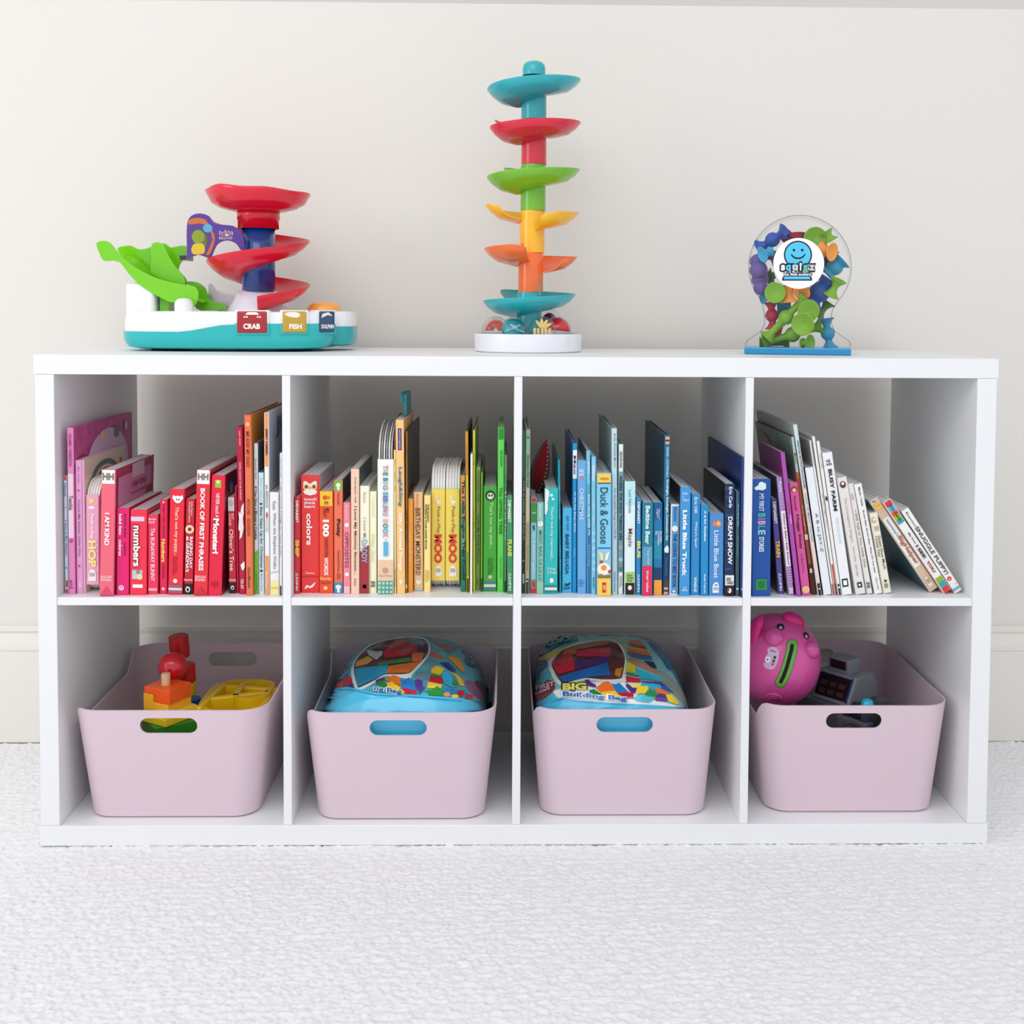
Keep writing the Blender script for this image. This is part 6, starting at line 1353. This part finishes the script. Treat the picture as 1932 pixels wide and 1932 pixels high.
# stepped amber block
pol = [(-.026, 0), (.026, 0), (.026, .012), (-.006, .012), (-.006, .024), (-.026, .024)]
shape('stacking_block', 'amber stepped wooden block under the orange one', WD((246, 176, 44)), (X0 + .001, Y0, fz_ + .1537), (0, 0, rz), prism(pol, -.026, .026, .0008))
ob = shape('stacking_block', 'orange wooden block with a notch on the amber block', WD((244, 92, 30)), (X0 + .002, Y0, fz_ + .1658), (0, 0, rz), prism([(-.0055, 0), (.026, 0), (.026, .0225), (-.0265, .0225), (-.0265, .0124), (-.0055, .0124)], -.025, .025, .0008))
shape('wooden_peg', 'natural wood peg standing on the orange block', WD((214, 170, 132)), (X0 - .001, Y0 - .002, fz_ + .1884), (0, 0, 0), lathe([(0, 0), (.0072, 0), (.0072, .0175), (.0062, .019), (0, .0192)], 24), 'peg', True)
pb_ = atY(326, 1257, .125)
shape('wooden_ball', 'glossy red wooden ball in the first bin', mat((196, 14, 34), .18, .5, coat=.4), tuple(map(float, pb_)), (0, 0, 0), sphere(.0232, 32, 20), 'ball', True)
# rear leaning stack
YR = .165
def cylp(r, h, bev=.0012, n=32): return [(0, 0), (r - bev, 0), (r, bev), (r, h - bev), (r - bev, h), (0, h)]
pa = atY(363, 1330, YR)
shape('stacking_block', 'blue wooden cylinder behind the yellow one', WD((16, 90, 150)), (float(pa[0]) + .004, YR - .01, fz_), (0, 0, 0), lathe(cylp(.0125, float(atY(363, 1316, YR - .01)[2]) - fz_), 32), sm=True)
pa = atY(353, 1328, YR)
shape('stacking_block', 'yellow faceted wooden block below the red cylinders', WD((226, 196, 40)), (float(pa[0]) - .004, YR + .012, fz_), (0, 0, .4), lathe(cylp(.0165, float(atY(353, 1291, YR)[2]) - fz_), 6))
zr0 = float(atY(353, 1291, YR)[2])
shape('stacking_block', 'red wooden cylinder half behind the red ball', WD((196, 22, 24)), (float(atY(349, 1280, YR)[0]), YR + .012, zr0 + .0012), (0, -.06, 0), lathe(cylp(.0150, .0300), 32), sm=True)
shape('wooden_peg', 'slim natural dowel linking the red cylinders', WD((206, 160, 120)), (float(atY(343, 1262, YR)[0]), YR + .012, zr0 + .0312), (0, -.12, 0), lathe(cylp(.0045, .0175), 16), 'peg', True)
zt0 = float(atY(335, 1243, YR)[2])
shape('stacking_block', 'topmost dark red wooden cylinder rising above the bin', WD((186, 12, 22)), (float(atY(336, 1240, YR)[0]), YR + .012, zt0), (.05, -.06, 0), lathe(cylp(.0163, .0365), 36), sm=True)
# yellow plastic frame
yc = atY(450, 1330, .16)
ft = thing('yellow_frame', 'yellow plastic looped frame at the right of the first bin', 'toy', (float(yc[0]), .16, fz_))
def stad(a, b, r, n=6): return [(x, y) for x, y in rrect(a, b, r, n)]
def ringwall(a, b, r, th, z0, z1):
    o_, i_ = stad(a, b, r), stad(a - th, b - th, max(r - th, .004)); n = len(o_)
    v = [(x, y, z0) for x, y in o_] + [(x, y, z1) for x, y in o_] + [(x, y, z1) for x, y in i_] + [(x, y, z0) for x, y in i_]
    f = []
    for k in range(4):
        f += [(k * n + j, k * n + (j + 1) % n, ((k + 1) % 4) * n + (j + 1) % n, ((k + 1) % 4) * n + j) for j in range(n)]
    return v, f
YF = PL((240, 196, 20))
sharp(G().add(*ringwall(.056, .085, .05, .010, 0, .146), 0, True).obj('outer_loop', YF, ft, normals=True))
sharp(G().add(*ringwall(.030, .05, .028, .009, .08, .150), 0, True).obj('inner_loop', YF, ft, loc=(.022, .02, 0), normals=True))
G().add(*box(-.05, .05, -.012, .000, .10, .150, .003), 0, True).obj('cross_bar', YF, ft, rot=(0, 0, .35))
G().add(*box(-.05, .05, .035, .047, .10, .148, .003), 0, True).obj('cross_bar', YF, ft, rot=(0, 0, -.2))
G().add(*box(-.046, -.036, -.075, .05, .10, .151, .003), 0, True).obj('cross_bar', YF, ft, rot=(0, 0, -.1))

# ------------------------------------------------------------------ pink pig toy in the last bin
q6 = lambda x, y: (1410 + x * .13462, 1140 + y * .13462)
PYc = .128; RP = .0725
pc = np.array(atY(1464, 1244, PYc)); AX = np.array([RP * 1.0, RP, RP * 1.04])
pig = thing('pig_toy', 'round pink pig toy with green slot in the last bin', 'toy', tuple(map(float, pc)))
PK = mat((206, 76, 150), .3, .5, coat=.15)
sharp(G().add(*sphere(1, 56, 36, sc=tuple(AX)), 0, True).obj('pig_body', PK, pig), 60)
def pig_hit(u, v, grow=1.0):
    d = ray(u, v); A = AX * grow
    o_ = (CP - pc) / A; dd = d / A
    a = dd @ dd; b = 2 * o_ @ dd; c = o_ @ o_ - 1; disc = b * b - 4 * a * c
    k = (-b - math.sqrt(max(disc, 0))) / (2 * a)
    p = o_ + dd * k
    return p / np.linalg.norm(p) * A
def pig_patch(pts, c, nm, grow, rough=.35, sm=1):
    pts = [q6(*p) for p in pts]
    if sm > 1: pts = smooth_loop(pts, sm)
    P2, T2 = sub_tris(pts, 2)
    G().add([tuple(pig_hit(u, v, grow)) for u, v in P2], T2, 0, True).obj(nm, mat(c, rough, .5), pig)
def bump(px, r, c, nm, sc=(1, 1, 1), push=0, rough=.3):
    p = pig_hit(*q6(*px), 1.0); n_ = Vector(p).normalized()
    g = G().add(*sphere(r, 24, 16, sc=sc), 0, True)
    return g.obj(nm, mat(c, rough, .5, coat=.15), pig, loc=tuple(Vector(p) + n_ * push), rot=n_.to_track_quat('Z', 'Y').to_euler())
bump((370, 455), .0165, (200, 72, 146), 'pig_foot', (1, 1, .8), -.002)
bump((905, 640), .0145, (200, 72, 146), 'pig_foot', (1, 1, .9), -.001)
# ears
def ear(px, sc, tilt):
    p = pig_hit(*q6(*px), 1.0); n_ = Vector(p).normalized()
    o = G().add(*sphere(.02, 28, 16, sc=sc), 0, True).obj('pig_ear', mat((206, 20, 120), .35, .5), pig, loc=tuple(Vector(p) * 1.0), rot=(0, tilt, 0))
ear((640, 225), (1.0, .55, .62), .45)
ear((120, 400), (.55, .6, 1.5), .25)
# eyes
for ex, ey, a, b, tl_ in ((465, 315, 58, 48, .2), (825, 440, 38, 56, -.5)):
    pts = lambda k, ox_=0, oy_=0: [(ex + ox_ + k * (a * math.cos(t) * math.cos(tl_) - b * math.sin(t) * math.sin(tl_)), ey + oy_ + k * (a * math.cos(t) * math.sin(tl_) + b * math.sin(t) * math.cos(tl_))) for t in [2 * PI * i / 22 for i in range(22)]]
    pig_patch(pts(1.1), (214, 130, 180), 'pig_eye', 1.004); pig_patch(pts(1), (16, 12, 18), 'pig_eye', 1.008); pig_patch(pts(.42, 3, 12), (226, 214, 224), 'pig_pupil', 1.012); pig_patch(pts(.16, 3, 12), (30, 26, 34), 'pig_pupil', 1.016)
def stadium(p0, p1, r0, r1, n=10):
    a = math.atan2(p1[1] - p0[1], p1[0] - p0[0])
    return [(p1[0] + r1 * math.cos(a - PI / 2 + PI * i / n), p1[1] + r1 * math.sin(a - PI / 2 + PI * i / n)) for i in range(n + 1)] + [(p0[0] + r0 * math.cos(a + PI / 2 + PI * i / n), p0[1] + r0 * math.sin(a + PI / 2 + PI * i / n)) for i in range(n + 1)]
# green slot rim as a raised ring with a dark mouth
path = [(632, 565), (622, 640), (595, 760), (555, 900), (510, 1020), (468, 1095)]
def band(path, r):
    L, R_ = [], []
    for i, p in enumerate(path):
        a = np.array(path[max(i - 1, 0)], float); b = np.array(path[min(i + 1, len(path) - 1)], float)
        t = (b - a) / np.linalg.norm(b - a); nn = np.array([-t[1], t[0]])
        L.append(np.array(p) + nn * r); R_.append(np.array(p) - nn * r)
    t0 = (np.array(path[0], float) - np.array(path[1], float)); t0 /= np.linalg.norm(t0)
    t1 = (np.array(path[-1], float) - np.array(path[-2], float)); t1 /= np.linalg.norm(t1)
    def capp(c, t, s):
        nn = np.array([-t[1], t[0]])
        return [tuple(np.array(c) + nn * r * math.cos(q) * s + t * r * math.sin(q)) for q in [PI * i / 8 for i in range(1, 8)]]
    return [tuple(p) for p in L] + capp(path[-1], t1, 1) + [tuple(p) for p in R_[::-1]] + capp(path[0], t0, 1)
pig_patch(band(path, 78), (30, 66, 24), 'slot_edge', 1.004)
P2, T2 = sub_tris([q6(*p) for p in band(path, 72)], 2)
G().add([tuple(pig_hit(u, v, 1.022)) for u, v in P2], T2, 0, True).obj('green_slot_rim', mat((84, 160, 40), .25, .5, coat=.3), pig)
pig_patch(band([(628, 580), (618, 645), (588, 760), (548, 900), (505, 1015), (470, 1085)], 26), (22, 8, 16), 'slot_opening', 1.026, .9)
# control sticker
st = [(300, 610), (370, 595), (430, 640), (442, 700), (425, 800), (380, 900), (310, 915), (240, 880), (228, 830), (260, 800), (250, 740), (290, 690), (278, 650)]
pig_patch(st, (200, 170, 200), 'control_sticker', 1.006, .4, 2)
pig_patch([(285 + 38 * math.cos(t), 775 + 42 * math.sin(t)) for t in [2 * PI * i / 18 for i in range(18)]], (236, 230, 238), 'control_knob', 1.012)
pig_patch([(285 + 12 * math.cos(t), 775 + 14 * math.sin(t)) for t in [2 * PI * i / 12 for i in range(12)]], (90, 40, 90), 'control_knob', 1.018)
for (a, b), c in (((385, 745), (40, 36, 40)), ((370, 795), (60, 70, 50)), ((355, 842), (196, 90, 60))):
    pig_patch([(a + 22 * math.cos(t), b + 22 * math.sin(t)) for t in [2 * PI * i / 12 for i in range(12)]], c, 'control_mark', 1.012)
P_, F2 = text_mesh('SMART', .01)
G().add([tuple(pig_hit(*q6(328 + 85 * p + 0, 648 - 22 * q + 22 * p + 12), 1.012)) for p, q in P_], F2).obj('sticker_lettering', mat((90, 40, 60), .5), pig)
# swirled tail rings at the bottom
for r_ in (130, 92, 52):
    pts = [tuple(pig_hit(*q6(345 + r_ * math.cos(t), 1340 + r_ * .62 * math.sin(t)), 1.004)) for t in [PI + PI * i / 16 for i in range(17)]]
    G().add(*tube(pts, .0022, 8), 0, True).obj('tail_ring', mat((196, 80, 140), .3, .5), pig)

# ------------------------------------------------------------------ grey toy register
q7 = lambda x, y: (1560 + x * .12422, 1190 + y * .12422)
RGY = .135
rp = atY(*q7(330, 900), RGY)
reg = thing('toy_register', 'grey toy cash register with dark screen beside the pig toy', 'toy', (float(rp[0]), RGY + .034, fz_), (0, 0, math.radians(38)))
GY = mat((120, 128, 134), .4, .45); GD = mat((92, 92, 100), .45, .45); BKm = mat((22, 22, 28), .25, .5)
zs = float(atY(*q7(400, 1090), RGY)[2]) - fz_; zt1 = float(atY(*q7(350, 640), RGY + .02)[2]) - fz_; zt2 = zt1 + .024
G().add(*box(-.05, .05, -.06, .06, 0, zs - .001, .004), 0, False).obj('register_base', GD, reg)
# head: side profile with slanted screen on the local -x face
pol = [(-.040, zs), (.042, zs), (.044, zs + .6 * (zt1 - zs)), (.032, zt1), (-.018, zt1)]
G().add(*prism(pol, -.040, .034, .003)).obj('register_head', GY, reg, normals=True)
G().add(*box(-.014, .018, -.022, .020, zt1 - .002, zt2, .003)).obj('top_display', GY, reg)
G().add(*box(-.0155, -.013, -.016, .014, zt1 + .006, zt2 - .004, .0005)).obj('display_window', mat((40, 22, 32), .3), reg)
# slanted screen panel
dz = zt1 - zs; an = math.atan2(.022, dz)
so = G().add(*box(-.002, .0006, -.034, .028, .006, math.hypot(dz, .022) - .005, .0008)).obj('dark_screen', BKm, reg, loc=(-.0405, 0, zs), rot=(0, an, 0))
G().add(*box(-.0032, -.0018, -.036, -.034, .004, math.hypot(dz, .022) - .003)).obj('screen_trim', mat((40, 44, 110), .3), reg, loc=(-.0405, 0, zs), rot=(0, an, 0))
for k in range(3):
    for j in range(2): G().add(*box(-.0030, -.0018, -.026 + .018 * k, -.014 + .018 * k, .010 + .014 * j, .018 + .014 * j)).obj('screen_mark', mat((70, 40, 36), .4), reg, loc=(-.0405, 0, zs), rot=(0, an, 0))
# keyboard shelf in front with keys, blue scanner button, arm
G().add(*box(-.075, -.012, -.10, -.042, zs - .050, zs - .004, .003)).obj('key_deck', GD, reg)
for k in range(3):
    for j in range(3): G().add(*box(-.068 + .018 * k, -.054 + .018 * k, -.096 + .017 * j, -.083 + .017 * j, zs - .004, zs + .001, .001)).obj('register_key', (BKm if (k + j) % 3 else mat((40, 60, 120), .35)), reg)
G().add(*box(-.005, .055, -.085, -.044, zs - .06, zs - .012, .003)).obj('drawer_front', mat((70, 84, 88), .4), reg)
cb = atY(*q7(615, 1150), .075)
bo_ = thing('cyan_button', 'cyan dome button on a dark handset in the last bin', 'toy', (float(cb[0]), .075, fz_))
G().add(*lathe([(.0105, 0), (.0105, .004), (.0095, .009), (.0065, .0125), (0, .014)], 24), 0, True).obj('cyan_dome', PL((20, 176, 214)), bo_, loc=(0, 0, float(cb[2]) - fz_ - .001), normals=True)
G().add(*box(-.016, .04, -.020, .028, 0, float(cb[2]) - fz_ - .0005, .003)).obj('dark_handset', mat((44, 48, 54), .4), bo_)
G().add(*tube(smooth_path([(-.055, -.02, .118), (-.035, -.024, .132), (-.02, -.02, .126), (-.005, -.022, .134)], 4), .004, 8), 0, True).obj('black_cord', mat((18, 18, 20), .4), bo_)
